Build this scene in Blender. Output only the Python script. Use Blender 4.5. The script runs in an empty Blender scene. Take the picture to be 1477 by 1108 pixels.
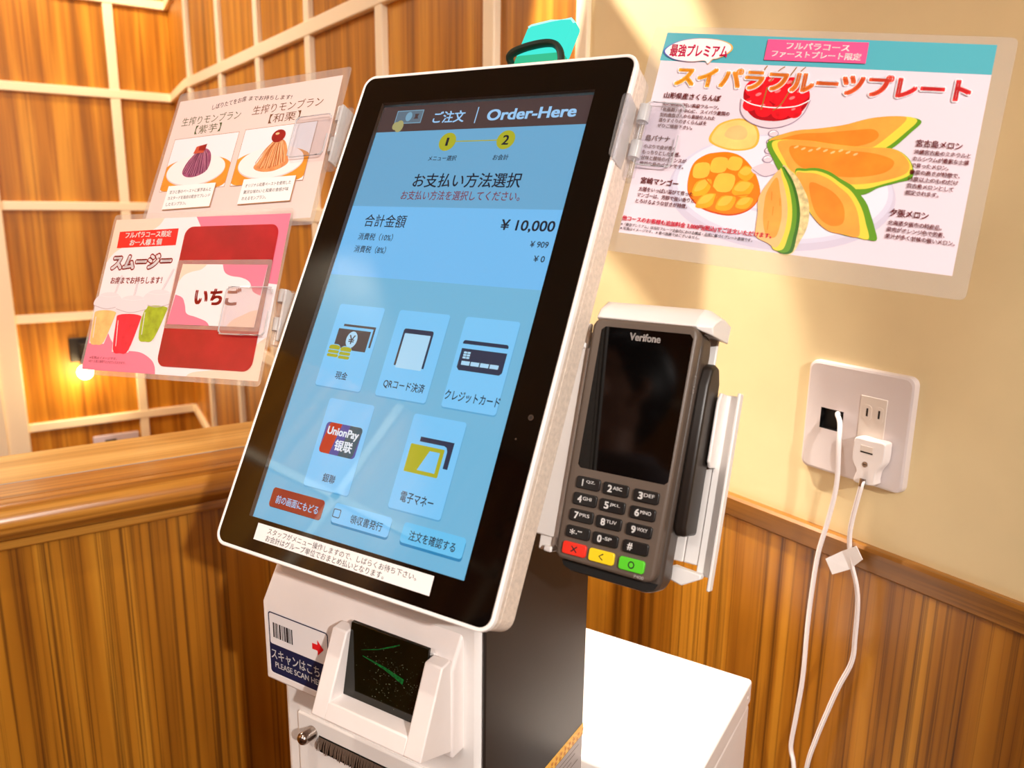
import bpy, bmesh, math, random
from mathutils import Matrix, Vector
from mathutils.geometry import tessellate_polygon
random.seed(7)
SC = bpy.context.scene
COL = SC.collection
H = 1.354                                   # height of the lens above the floor

# ---------------------------------------------------------------- camera
cam_d = bpy.data.cameras.new('camera')
cam = bpy.data.objects.new('camera', cam_d)
COL.objects.link(cam)
cam_d.sensor_width = 36.0
cam_d.lens = 1156.55 / 1477 * 36.0
cam_d.clip_start = 0.02
cam_d.dof.use_dof = True
cam_d.dof.focus_distance = 0.66
cam_d.dof.aperture_fstop = 9.0
Rr = Vector((0.822974, -0.567916, 0.013628))
Rd = Vector((-0.115014, -0.190065, -0.975011))
Rf = Vector((0.556315, 0.800841, -0.221736))
cam.matrix_world = Matrix(((Rr.x, -Rd.x, -Rf.x, 0), (Rr.y, -Rd.y, -Rf.y, 0), (Rr.z, -Rd.z, -Rf.z, H), (0, 0, 0, 1)))
SC.camera = cam

# ---------------------------------------------------------------- world, lamps, exposure
SC.view_settings.view_transform = 'Standard'
SC.view_settings.look = 'None'
SC.view_settings.gamma = 1.0
SC.view_settings.use_curve_mapping = False
SC.view_settings.exposure = 0.0
SC.cycles.max_bounces = 10
SC.cycles.transparent_max_bounces = 24
SC.cycles.caustics_reflective = False
SC.cycles.caustics_refractive = False
W = bpy.data.worlds.new('world')
SC.world = W
W.use_nodes = True
W.node_tree.nodes['Background'].inputs[0].default_value = (1.0, 0.90, 0.80, 1)
W.node_tree.nodes['Background'].inputs[1].default_value = 0.09


def lamp(name, kind, loc, target, energy, color, size=0.05, angle=60, blend=0.4):
    d = bpy.data.lights.new(name, kind)
    d.energy = energy
    d.color = color
    if kind == 'AREA':
        d.shape = 'DISK'
        d.size = size
    else:
        d.shadow_soft_size = size
    if kind == 'SPOT':
        d.spot_size = math.radians(angle)
        d.spot_blend = blend
    o = bpy.data.objects.new(name, d)
    COL.objects.link(o)
    o.location = (loc[0], loc[1], loc[2] + H)
    v = Vector((target[0], target[1], target[2])) - Vector(loc)
    o.rotation_euler = v.to_track_quat('-Z', 'Y').to_euler()
    return o


WARM = (1.0, 0.89, 0.74)
lamp('ceiling_area_lamp', 'AREA', (-1.45, -0.5, 1.22), (-0.2, 0.5, 0), 23, (1.0, 0.95, 0.90), 0.7)
lamp('entrance_area_lamp', 'AREA', (0.1, -1.3, 1.2), (0.3, 0.6, -0.2), 14, (1.0, 0.95, 0.90), 0.7)
lamp('entrance_spot_lamp', 'SPOT', (-0.22, -1.9, 0.86), (0.02, 0.8, -0.35), 240, (1.0, 0.94, 0.88), 0.03, 46, 0.6)
lamp('wall_spot_lamp', 'SPOT', (0.35, 1.15, 1.15), (0.775, 0.845, -0.10), 190, WARM, 0.006, 24, 0.30)
lamp('cabinet_spot_lamp', 'SPOT', (0.66, 0.74, 1.22), (0.585, 0.56, -0.52), 190, (1.0, 0.93, 0.84), 0.02, 19, 0.35)
lamp('counter_spot_lamp', 'SPOT', (-0.35, 0.25, 1.2), (0.05, 1.15, -0.5), 30, (1.0, 0.90, 0.78), 0.025, 60, 0.5)
lamp('added_left_wall_lamp', 'SPOT', (-1.15, 1.45, 1.18), (-2.2, 1.85, 0.70), 190, (1.0, 0.94, 0.86), 0.03, 84, 0.4)  # unseen lamp added so bright battens streak the screen's reflection
lamp('panel_spot_lamp', 'SPOT', (0.42, 3.25, 1.2), (0.46, 3.7, 0.3), 30, (1.0, 0.80, 0.48), 0.04, 95, 0.6)
lamp('recess_spot_lamp', 'SPOT', (0.62, 3.35, 1.2), (0.80, 3.55, 0.45), 12, (1.0, 0.80, 0.48), 0.04, 70, 0.6)
lamp('back_area_lamp', 'AREA', (-0.2, 2.5, 1.2), (0.35, 2.7, 0.0), 26, (1.0, 0.89, 0.74), 0.7)

# ---------------------------------------------------------------- materials


def lin(c):
    return tuple(((v / 255.0) / 12.92 if v / 255.0 <= 0.04045 else ((v / 255.0 + 0.055) / 1.055) ** 2.4) for v in c) + (1.0,)


MATS = {}


def mat(name, c=(200, 200, 200), rough=0.5, metal=0.0, emit=0.0, coat=0.0, noise=0.0, nscale=40.0, bump=0.0, bscale=800.0, spec=0.5):
    if name in MATS:
        return MATS[name]
    m = bpy.data.materials.new(name)
    m.use_nodes = True
    nt = m.node_tree
    b = nt.nodes['Principled BSDF']
    b.inputs['Base Color'].default_value = lin(c)
    b.inputs['Roughness'].default_value = rough
    b.inputs['Metallic'].default_value = metal
    b.inputs['Specular IOR Level'].default_value = spec
    b.inputs['Coat Weight'].default_value = coat
    b.inputs['Coat Roughness'].default_value = 0.05
    if emit:
        b.inputs['Base Color'].default_value = (0.01, 0.01, 0.01, 1)
        b.inputs['Emission Color'].default_value = lin(c)
        b.inputs['Emission Strength'].default_value = emit
        b.inputs['Specular IOR Level'].default_value = 0.0
    if noise:
        tc = nt.nodes.new('ShaderNodeTexCoord')
        n = nt.nodes.new('ShaderNodeTexNoise')
        n.inputs['Scale'].default_value = nscale
        n.inputs['Detail'].default_value = 5
        nt.links.new(tc.outputs['Object'], n.inputs['Vector'])
        r = nt.nodes.new('ShaderNodeValToRGB')
        lo = lin(tuple(max(0, v * (1 - noise)) for v in c))
        hi = lin(tuple(min(255, v * (1 + noise)) for v in c))
        r.color_ramp.elements[0].position = 0.3
        r.color_ramp.elements[1].position = 0.7
        r.color_ramp.elements[0].color = lo
        r.color_ramp.elements[1].color = hi
        nt.links.new(n.outputs['Fac'], r.inputs['Fac'])
        nt.links.new(r.outputs['Color'], b.inputs['Emission Color' if emit else 'Base Color'])
    if bump:
        tc = nt.nodes.new('ShaderNodeTexCoord')
        n = nt.nodes.new('ShaderNodeTexNoise')
        n.inputs['Scale'].default_value = bscale
        n.inputs['Detail'].default_value = 3
        bp = nt.nodes.new('ShaderNodeBump')
        bp.inputs['Strength'].default_value = bump
        bp.inputs['Distance'].default_value = 0.001
        nt.links.new(tc.outputs['Object'], n.inputs['Vector'])
        nt.links.new(n.outputs['Fac'], bp.inputs['Height'])
        nt.links.new(bp.outputs['Normal'], b.inputs['Normal'])
    MATS[name] = m
    return m


def wood(name, cols, scale, rough=0.4, fine=5.0, dist=0.6, coat=0.0, streak=0.5):
    """stretched noise grain; cols dark, mid, light; scale = x, y, z frequency"""
    m = bpy.data.materials.new(name)
    m.use_nodes = True
    nt = m.node_tree
    b = nt.nodes['Principled BSDF']
    b.inputs['Roughness'].default_value = rough
    b.inputs['Coat Weight'].default_value = coat
    b.inputs['Coat Roughness'].default_value = 0.15
    tc = nt.nodes.new('ShaderNodeTexCoord')
    mp = nt.nodes.new('ShaderNodeMapping')
    mp.inputs['Scale'].default_value = scale
    nt.links.new(tc.outputs['Object'], mp.inputs['Vector'])
    n1 = nt.nodes.new('ShaderNodeTexNoise')
    n1.inputs['Scale'].default_value = 1.0
    n1.inputs['Detail'].default_value = 3
    n1.inputs['Distortion'].default_value = dist
    nt.links.new(mp.outputs['Vector'], n1.inputs['Vector'])
    r1 = nt.nodes.new('ShaderNodeValToRGB')
    e = r1.color_ramp.elements
    e[0].position, e[0].color = 0.32, lin(cols[0])
    e[1].position, e[1].color = 0.68, lin(cols[2])
    k = e.new(0.5)
    k.color = lin(cols[1])
    nt.links.new(n1.outputs['Fac'], r1.inputs['Fac'])
    mp2 = nt.nodes.new('ShaderNodeMapping')
    mp2.inputs['Scale'].default_value = tuple(v * fine if v > 3 else v * 1.3 for v in scale)
    nt.links.new(tc.outputs['Object'], mp2.inputs['Vector'])
    n2 = nt.nodes.new('ShaderNodeTexNoise')
    n2.inputs['Scale'].default_value = 1.0
    n2.inputs['Detail'].default_value = 6
    n2.inputs['Roughness'].default_value = 0.65
    nt.links.new(mp2.outputs['Vector'], n2.inputs['Vector'])
    r2 = nt.nodes.new('ShaderNodeValToRGB')
    r2.color_ramp.elements[0].position = 0.37
    r2.color_ramp.elements[1].position = 0.50
    d = 1.0 - streak
    r2.color_ramp.elements[0].color = (d, d * 0.9, d * 0.8, 1)
    r2.color_ramp.elements[1].color = (1, 1, 1, 1)
    nt.links.new(n2.outputs['Fac'], r2.inputs['Fac'])
    mx = nt.nodes.new('ShaderNodeMix')
    mx.data_type = 'RGBA'
    mx.blend_type = 'MULTIPLY'
    mx.inputs['Factor'].default_value = 1.0
    nt.links.new(r1.outputs['Color'], mx.inputs['A'])
    nt.links.new(r2.outputs['Color'], mx.inputs['B'])
    nt.links.new(mx.outputs['Result'], b.inputs['Base Color'])
    MATS[name] = m
    return m


def film_mat(name, haze, tint=(255, 255, 255), rough=0.06, ior=1.45, wave=0.0):
    """clear plastic: transparent, a Fresnel sheen and a little milky haze"""
    m = bpy.data.materials.new(name)
    m.use_nodes = True
    nt = m.node_tree
    nt.nodes.remove(nt.nodes['Principled BSDF'])
    out = nt.nodes['Material Output']
    tr = nt.nodes.new('ShaderNodeBsdfTransparent')
    tr.inputs['Color'].default_value = lin(tint)
    gl = nt.nodes.new('ShaderNodeBsdfGlossy')
    gl.inputs['Roughness'].default_value = rough
    di = nt.nodes.new('ShaderNodeBsdfDiffuse')
    di.inputs['Color'].default_value = (0.85, 0.85, 0.85, 1)
    fr = nt.nodes.new('ShaderNodeFresnel')
    ge = nt.nodes.new('ShaderNodeNewGeometry')
    io = nt.nodes.new('ShaderNodeMapRange')
    io.inputs['To Min'].default_value = ior
    io.inputs['To Max'].default_value = 1.0 / ior
    nt.links.new(ge.outputs['Backfacing'], io.inputs['Value'])
    nt.links.new(io.outputs['Result'], fr.inputs['IOR'])
    m1 = nt.nodes.new('ShaderNodeMixShader')
    m1.inputs[0].default_value = haze
    nt.links.new(tr.outputs[0], m1.inputs[1])
    nt.links.new(di.outputs[0], m1.inputs[2])
    m2 = nt.nodes.new('ShaderNodeMixShader')
    nt.links.new(fr.outputs[0], m2.inputs[0])
    nt.links.new(m1.outputs[0], m2.inputs[1])
    nt.links.new(gl.outputs[0], m2.inputs[2])
    nt.links.new(m2.outputs[0], out.inputs['Surface'])
    if wave:
        tc = nt.nodes.new('ShaderNodeTexCoord')
        n = nt.nodes.new('ShaderNodeTexNoise')
        n.inputs['Scale'].default_value = 45
        n.inputs['Detail'].default_value = 2
        bp = nt.nodes.new('ShaderNodeBump')
        bp.inputs['Strength'].default_value = wave
        bp.inputs['Distance'].default_value = 0.002
        nt.links.new(tc.outputs['Object'], n.inputs['Vector'])
        nt.links.new(n.outputs['Fac'], bp.inputs['Height'])
        nt.links.new(bp.outputs['Normal'], gl.inputs['Normal'])
    MATS[name] = m
    return m


def ramp_x(name, c0, c1, x0, x1):
    """ink that runs from one colour to another along the sheet's own x"""
    m = bpy.data.materials.new(name)
    m.use_nodes = True
    nt = m.node_tree
    b = nt.nodes['Principled BSDF']
    b.inputs['Roughness'].default_value = 0.5
    tc = nt.nodes.new('ShaderNodeTexCoord')
    sx = nt.nodes.new('ShaderNodeSeparateXYZ')
    mr = nt.nodes.new('ShaderNodeMapRange')
    mr.inputs['From Min'].default_value = x0
    mr.inputs['From Max'].default_value = x1
    r = nt.nodes.new('ShaderNodeValToRGB')
    r.color_ramp.elements[0].color = lin(c0)
    r.color_ramp.elements[1].color = lin(c1)
    nt.links.new(tc.outputs['Object'], sx.inputs[0])
    nt.links.new(sx.outputs['X'], mr.inputs['Value'])
    nt.links.new(mr.outputs['Result'], r.inputs['Fac'])
    nt.links.new(r.outputs['Color'], b.inputs['Base Color'])
    MATS[name] = m
    return m


wood('wood_panel', ((150, 92, 14), (190, 122, 26), (220, 154, 46)), (22, 22, 0.9), 0.45, 4, 0.4, 0.0, 0.30)
wood('wood_wainscot', ((124, 70, 8), (174, 110, 24), (212, 146, 44)), (16, 16, 0.6), 0.38, 10, 0.9, 0.1, 0.64)
wood('wood_rail', ((112, 68, 18), (142, 90, 28), (168, 112, 40)), (40, 2.0, 40), 0.35, 4, 0.3, 0.2, 0.35)
wood('wood_counter_top', ((210, 156, 76), (234, 186, 104), (246, 204, 124)), (1.5, 38, 38), 0.33, 4, 0.3, 0.2, 0.25)
wood('wood_counter_edge', ((142, 86, 26), (180, 118, 42), (208, 148, 62)), (1.5, 60, 60), 0.28, 3, 0.3, 0.4, 0.35)
wood('wood_floor', ((96, 62, 34), (120, 80, 46), (140, 98, 60)), (1.5, 16, 10), 0.4, 4, 0.3, 0.1, 0.3)
mat('batten_cream', (255, 238, 208), 0.5)
mat('wall_cream', (230, 208, 160), 0.55, noise=0.03, nscale=6)
mat('ceiling_white', (235, 225, 205), 0.8, noise=0.02, nscale=5)
mat('white_plastic', (236, 226, 222), 0.42, noise=0.012, nscale=30)
mat('rim_white', (250, 244, 240), 0.3)
mat('white_metal', (240, 234, 230), 0.35, noise=0.012, nscale=20)
mat('textured_ivory', (222, 205, 190), 0.65, bump=0.6, bscale=900, noise=0.05, nscale=300)
mat('black_gloss', (5, 4, 4), 0.06, spec=0.36)
mat('black_satin', (36, 29, 25), 0.38, noise=0.05, nscale=15)
mat('black_matte', (10, 9, 8), 0.6)
mat('dark_bezel', (56, 42, 34), 0.4)
mat('chrome', (176, 162, 152), 0.22, 1.0)
mat('scanner_glass', (10, 12, 4), 0.08, spec=0.6)
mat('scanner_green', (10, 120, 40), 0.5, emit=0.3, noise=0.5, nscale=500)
mat('dust_speck', (150, 150, 120), 0.8)
mat('terminal_grey', (96, 82, 72), 0.42, bump=0.15, bscale=1500)
mat('terminal_side', (70, 59, 52), 0.4, bump=0.15, bscale=1500)
mat('key_black', (22, 20, 20), 0.35)
mat('key_red', (225, 45, 28), 0.35)
mat('key_yellow', (240, 205, 30), 0.35)
mat('key_green', (90, 205, 45), 0.35)
mat('ink_white', (245, 242, 240), 0.5)
mat('ink_grey', (180, 172, 168), 0.5)
mat('ink_black', (24, 20, 22), 0.5)
mat('ink_navy', (22, 30, 70), 0.45)
mat('ink_red', (228, 30, 36), 0.45)
mat('paper_white', (243, 238, 238), 0.5)
film_mat('laminate', 0.12, (250, 248, 246), 0.07, 1.42, 0.05)
film_mat('clear_acrylic', 0.06, (250, 250, 252), 0.05, 1.45)
film_mat('acrylic_edge', 0.42, (235, 235, 240), 0.08, 1.6)
film_mat('cover_glass', 0.0, (255, 255, 255), 0.015, 1.52)

# ---------------------------------------------------------------- mesh helpers


class MB:
    def __init__(self):
        self.v, self.f, self.m, self.mats = [], [], [], []

    def add(self, v, f, mt):
        if mt not in self.mats:
            self.mats.append(mt)
        k = self.mats.index(mt)
        o = len(self.v)
        self.v += [tuple(p) for p in v]
        self.f += [tuple(i + o for i in q) for q in f]
        self.m += [k] * len(f)
        return self

    def box(self, x0, x1, y0, y1, z0, z1, mt):
        v = [(x, y, z) for z in (z0, z1) for y in (y0, y1) for x in (x0, x1)]
        return self.add(v, [(0, 2, 3, 1), (4, 5, 7, 6), (0, 1, 5, 4), (2, 6, 7, 3), (0, 4, 6, 2), (1, 3, 7, 5)], mt)

    def prism(self, prof, a0, a1, axis, mt):
        """closed 2D profile swept along axis 'x', 'y' or 'z' from a0 to a1"""
        n = len(prof)

        def P(u, w, a):
            return (a, u, w) if axis == 'x' else (u, a, w) if axis == 'y' else (u, w, a)
        v = [P(u, w, a0) for u, w in prof] + [P(u, w, a1) for u, w in prof]
        f = [(i, (i + 1) % n, n + (i + 1) % n, n + i) for i in range(n)]
        f += [tuple(range(n - 1, -1, -1)), tuple(range(n, 2 * n))]
        return self.add(v, f, mt)

    def tube(self, path, r, mt, n=10, flat=1.0, upv=(1, 0, 0)):
        pts = [Vector(p) for p in path]
        v, f = [], []
        up = Vector(upv)
        for i, p in enumerate(pts):
            t = (pts[min(i + 1, len(pts) - 1)] - pts[max(i - 1, 0)]).normalized()
            a = up - t * up.dot(t)
            if a.length < 1e-4:
                a = Vector((0, 1, 0)) - t * t.y
            a.normalize()
            b = t.cross(a)
            rr = r[i] if isinstance(r, (list, tuple)) else r
            for k in range(n):
                g = 2 * math.pi * k / n
                v.append(p + a * rr * math.cos(g) + b * rr * flat * math.sin(g))
        for i in range(len(pts) - 1):
            for k in range(n):
                f.append((i * n + k, i * n + (k + 1) % n, (i + 1) * n + (k + 1) % n, (i + 1) * n + k))
        f.append(tuple(range(n - 1, -1, -1)))
        f.append(tuple(range((len(pts) - 1) * n, len(pts) * n)))
        return self.add(v, f, mt)

    def sphere(self, c, r, mt, nu=20, nv=12, sc=(1, 1, 1)):
        v, f = [], []
        for i in range(nv + 1):
            th = math.pi * i / nv
            for k in range(nu):
                ph = 2 * math.pi * k / nu
                v.append((c[0] + r * sc[0] * math.sin(th) * math.cos(ph), c[1] + r * sc[1] * math.sin(th) * math.sin(ph), c[2] + r * sc[2] * math.cos(th)))
        for i in range(nv):
            for k in range(nu):
                f.append((i * nu + k, (i + 1) * nu + k, (i + 1) * nu + (k + 1) % nu, i * nu + (k + 1) % nu))
        return self.add(v, f, mt)

    def build(self, name, parent=None, bevel=0.0, seg=2, smooth=35, mw=None):
        me = bpy.data.meshes.new(name)
        me.from_pydata(self.v, [], self.f)
        for k in self.mats:
            me.materials.append(MATS[k])
        me.polygons.foreach_set('material_index', self.m)
        bm = bmesh.new()
        bm.from_mesh(me)
        bmesh.ops.recalc_face_normals(bm, faces=bm.faces)
        bm.to_mesh(me)
        bm.free()
        if smooth:
            me.polygons.foreach_set('use_smooth', [True] * len(me.polygons))
            me.set_sharp_from_angle(angle=math.radians(smooth))
        me.update()
        o = bpy.data.objects.new(name, me)
        COL.objects.link(o)
        if parent:
            o.parent = parent
        if mw is not None:
            if parent:
                o.matrix_local = mw
            else:
                o.matrix_world = mw
        if bevel:
            b = o.modifiers.new('bevel', 'BEVEL')
            b.width = bevel
            b.segments = seg
            b.limit_method = 'ANGLE'
            b.angle_limit = math.radians(40)
            b.harden_normals = False
        return o


def rrect(x0, y0, x1, y1, r, n=5):
    pts = []
    for cx, cy, a in ((x1 - r, y1 - r, 0), (x0 + r, y1 - r, 90), (x0 + r, y0 + r, 180), (x1 - r, y0 + r, 270)):
        for i in range(n + 1):
            g = math.radians(a + 90 * i / n)
            pts.append((cx + r * math.cos(g), cy + r * math.sin(g)))
    return pts


def ell(cx, cy, rx, ry, n=40, rot=0):
    c, s = math.cos(rot), math.sin(rot)
    return [(cx + rx * math.cos(a) * c - ry * math.sin(a) * s, cy + rx * math.cos(a) * s + ry * math.sin(a) * c) for a in (2 * math.pi * i / n for i in range(n))]


def sm(pts, n=6, closed=True):
    """Catmull-Rom through the points"""
    out, N = [], len(pts)
    rng = range(N if closed else N - 1)
    for i in rng:
        if closed:
            p0, p1, p2, p3 = (pts[(i + j) % N] for j in (-1, 0, 1, 2))
        else:
            p0, p1, p2, p3 = (pts[max(0, min(N - 1, i + j))] for j in (-1, 0, 1, 2))
        for k in range(n):
            t = k / n
            out.append(tuple(0.5 * (2 * p1[d] + (p2[d] - p0[d]) * t + (2 * p0[d] - 5 * p1[d] + 4 * p2[d] - p3[d]) * t * t + (3 * p1[d] - p0[d] - 3 * p2[d] + p3[d]) * t ** 3) for d in range(len(p1))))
    if not closed:
        out.append(tuple(pts[-1]))
    return out


TXT = {}


def text_mesh(body, bold=0.0):
    key = (body, bold)
    if key not in TXT:
        cu = bpy.data.curves.new('glyphs', 'FONT')
        cu.body = body
        cu.offset = bold
        cu.resolution_u = 4
        o = bpy.data.objects.new('glyphs', cu)
        COL.objects.link(o)
        bpy.context.view_layer.update()
        me = bpy.data.meshes.new_from_object(o.evaluated_get(bpy.context.evaluated_depsgraph_get()))
        TXT[key] = ([(v.co.x, v.co.y) for v in me.vertices], [tuple(p.vertices) for p in me.polygons])
        bpy.data.objects.remove(o)
        bpy.data.curves.remove(cu)
        bpy.data.meshes.remove(me)
    return TXT[key]


class Art(MB):
    """flat printed layers, coordinates in millimetres"""

    def __init__(self, step=0.045):
        super().__init__()
        self.z = 0.0
        self.step = step

    def poly(self, pts, mt, holes=()):
        self.z += self.step
        loops = [[Vector((p[0], p[1], 0)) for p in l] for l in [pts] + list(holes)]
        tris = tessellate_polygon(loops)
        flat = [p for l in loops for p in l]
        self.add([(p.x / 1000, p.y / 1000, self.z / 1000) for p in flat], tris, mt)
        return self

    def rr(self, x0, y0, x1, y1, r, mt):
        return self.poly(rrect(x0, y0, x1, y1, max(r, 0.01)), mt)

    def line(self, pts, w, mt):
        L, R_ = [], []
        n = len(pts)
        for i in range(n):
            a, b = pts[max(0, i - 1)], pts[min(n - 1, i + 1)]
            dx, dy = b[0] - a[0], b[1] - a[1]
            l = math.hypot(dx, dy) or 1
            ww = (w[i] if isinstance(w, (list, tuple)) else w) / 2
            L.append((pts[i][0] - dy / l * ww, pts[i][1] + dx / l * ww))
            R_.append((pts[i][0] + dy / l * ww, pts[i][1] - dx / l * ww))
        self.z += self.step
        v = [(x / 1000, y / 1000, self.z / 1000) for x, y in L + R_]
        return self.add(v, [(i, i + 1, n + i + 1, n + i) for i in range(n - 1)], mt)

    def text(self, s, x0, y0, x1, y1=None, mt='ink_black', bold=0.0, rot=0.0, grow=0.0):
        """fit the glyphs' box to x0..x1 and y0..y1 (y1 None keeps the aspect)"""
        v, f = text_mesh(s, 0.0)
        ax, bx = min(p[0] for p in v), max(p[0] for p in v)
        ay, by = min(p[1] for p in v), max(p[1] for p in v)
        k = (x1 - x0) / (bx - ax)
        ky = k if y1 is None else (y1 - y0) / (by - ay)
        self.z += self.step
        c, sn = math.cos(rot), math.sin(rot)
        w = max(bold, 0) + grow
        if grow:
            offs = [(w * math.cos(2 * math.pi * i / 14), w * math.sin(2 * math.pi * i / 14)) for i in range(14)]
        elif w > 0:
            offs = [(w, w * .7), (-w, w * .7), (w, -w * .7), (-w, -w * .7)]
        else:
            offs = [(0, 0)]
        for dx, dy in offs:
            out = []
            for p in v:
                X, Y = (p[0] + dx - ax) * k, (p[1] + dy - ay) * ky
                out.append(((x0 + X * c - Y * sn) / 1000, (y0 + X * sn + Y * c) / 1000, self.z / 1000))
            self.add(out, f, mt)
        return self


def inset(pts, k, c=None):
    if c is None:
        c = (sum(p[0] for p in pts) / len(pts), sum(p[1] for p in pts) / len(pts))
    return [(c[0] + (p[0] - c[0]) * k, c[1] + (p[1] - c[1]) * k) for p in pts]


# ---------------------------------------------------------------- frames and tags
KX, KY = 0.4046007, -0.9144935               # kiosk's right-hand direction on the floor
NX, NY = 0.9144935, 0.4046007                # kiosk's backward direction


def kr(k, n, z):
    """kiosk coordinates (right, back, height relative to the lens) to the room"""
    return Vector((k * KX + n * NX, k * KY + n * NY, z + H))


def kd(v):
    return Vector((v[0] * KX + v[1] * NX, v[0] * KY + v[1] * NY, v[2]))


def frame(origin, ax, ay):
    """matrix from an origin and two axes, all in kiosk coordinates"""
    a = kd(ax).normalized()
    b = kd(ay)
    b = (b - a * b.dot(a)).normalized()
    c = a.cross(b)
    o = kr(*origin)
    return Matrix(((a.x, b.x, c.x, o.x), (a.y, b.y, c.y, o.y), (a.z, b.z, c.z, o.z), (0, 0, 0, 1)))


def empty(name, mw, label, cat, group=None):
    o = bpy.data.objects.new(name, None)
    o.empty_display_size = 0.05
    COL.objects.link(o)
    o.matrix_world = mw
    return tag(o, label, cat, group)


def tag(o, label, cat, group=None):
    o['label'] = label
    o['category'] = cat
    if group:
        o['group'] = group
    return o


def struct(o, label=None, cat=None):
    o['kind'] = 'structure'
    if label:
        o['label'] = label
        o['category'] = cat
    return o

# ================================================================ the room
ZR = -0.3536                                 # top of counter and chair rail


def zz(z):
    return z + H


def room_box(name, x0, x1, y0, y1, z0, z1, mt, bevel=0.0):
    return MB().box(x0, x1, y0, y1, zz(z0), zz(z1), mt).build(name, bevel=bevel)


FL, CE = -H, 1.26
struct(room_box('floor', -2.3, 1.0, -2.1, 3.9, FL - 0.05, FL, 'wood_floor'))
struct(room_box('ceiling', -2.3, 1.0, -2.1, 3.9, CE, CE + 0.05, 'ceiling_white'))
struct(room_box('wall_right', 0.775, 0.90, -2.1, 0.957, FL, CE, 'wall_cream'))
struct(room_box('wall_far_right', 0.775, 0.90, 0.957, 3.2, FL, CE, 'wood_panel'))
struct(MB().prism([(0.775, 3.2), (0.835, 3.7), (0.90, 3.7), (0.90, 3.2)], zz(FL), zz(CE), 'z', 'wood_panel').build('wall_recess'))
struct(room_box('wall_back', -2.3, 0.90, 3.7, 3.8, FL, CE, 'wood_panel'))
struct(room_box('wall_left', -2.3, -2.2, -2.1, 3.7, FL, CE, 'wood_panel'))
struct(room_box('wall_front', -2.3, 0.90, -2.2, -2.1, FL, CE, 'wood_panel'))
struct(room_box('wainscot_panel', 0.769, 0.776, -2.1, 1.088, FL, ZR - 0.026, 'wood_wainscot'))
# chair rail on the right wall
struct(MB().prism([(0.775, zz(ZR)), (0.766, zz(ZR)), (0.763, zz(ZR - 0.003)), (0.763, zz(ZR - 0.024)), (0.766, zz(ZR - 0.027)), (0.775, zz(ZR - 0.027))], -2.1, 1.05, 'y', 'wood_rail').build('chair_rail'))
# cream corner strip where plaster meets wood
struct(room_box('corner_strip', 0.768, 0.778, 0.934, 0.960, ZR + 0.0, CE, 'batten_cream', 0.002))
nt = 1
for x in (-1.59, -1.15, -0.71, -0.27, 0.611):
    struct(room_box('trim_%d' % nt, x - 0.018, x + 0.018, 3.686, 3.702, FL, CE, 'batten_cream', 0.003))
    nt += 1
for z in (0.752, 0.398, -0.041, -0.481, -0.926):
    struct(room_box('trim_%d' % nt, -2.2, 0.834, 3.684, 3.702, z - 0.017, z + 0.017, 'batten_cream', 0.003))
    nt += 1
    struct(MB().prism([(0.775, 3.19), (0.835, 3.7), (0.819, 3.7), (0.759, 3.19)], zz(z - 0.017), zz(z + 0.017), 'z', 'batten_cream').build('trim_%d' % nt, bevel=0.003))
    nt += 1
    struct(room_box('trim_%d' % nt, 0.759, 0.777, 1.0, 3.192, z - 0.017, z + 0.017, 'batten_cream', 0.003))
    nt += 1
for y in (3.139, 2.743, 2.367, 1.983, 1.588, 1.179):
    struct(room_box('trim_%d' % nt, 0.761, 0.777, y - 0.017, y + 0.017, FL, CE, 'batten_cream', 0.003))
    nt += 1
for y in (-1.4, -0.7, 0.0, 0.7, 1.4, 2.1, 2.8):
    struct(room_box('trim_%d' % nt, -2.202, -2.184, y - 0.018, y + 0.018, FL, CE, 'batten_cream', 0.003))
    nt += 1
for z in (0.752, 0.30, -0.15, -0.6):
    struct(room_box('trim_%d' % nt, -2.202, -2.184, -2.1, 3.7, z - 0.018, z + 0.018, 'batten_cream', 0.003))
    nt += 1
# white door casing at the left end of the back wall
cas = MB()
cas.box(-0.10, 0.176, 3.66, 3.702, zz(FL), zz(CE), 'batten_cream')
cas.box(0.02, 0.10, 3.648, 3.665, zz(FL), zz(CE), 'batten_cream')
struct(cas.build('door_casing', bevel=0.006))

# ---------------------------------------------------------------- wood counter partition
ctr = empty('counter_partition', Matrix.Translation((-0.7, 1.16, 0)), 'wood-veneered low partition counter with a rounded top edge, left of the kiosk', 'counter')
X0, X1 = -1.5, 1.466
z = zz(ZR)
MB().box(X0, X1, -0.07, 0.10, 0, z - 0.02, 'wood_wainscot').build('front_panel', ctr)
pr = [(-0.02, 0), (-0.0775, 0), (-0.079, -0.0012), (-0.0805, 0)]
for i in range(9):
    g = math.radians(90 + 20 * i)
    pr.append((-0.0925 + 0.0235 * math.cos(g), -0.0225 + 0.0225 * math.sin(g)))
pr += [(-0.088, -0.045), (-0.02, -0.045)]
MB().prism([(a, b + z) for a, b in pr], X0, X1, 'x', 'wood_counter_edge').build('nosing', ctr, smooth=30)
MB().box(X0, X1, -0.0178, 0.115, z - 0.03, z, 'wood_counter_top').build('counter_top', ctr, 0.003)
o = MB().box(X0, X1, -0.0202, -0.0176, z - 0.02, z + 0.0004, 'ink_grey').build('inlay_strip', ctr)
o['label'] = 'thin grey metal inlay line'
MB().box(X0, X1, -0.082, -0.069, z - 0.064, z - 0.047, 'wood_counter_edge').build('moulding', ctr, 0.003)

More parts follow.
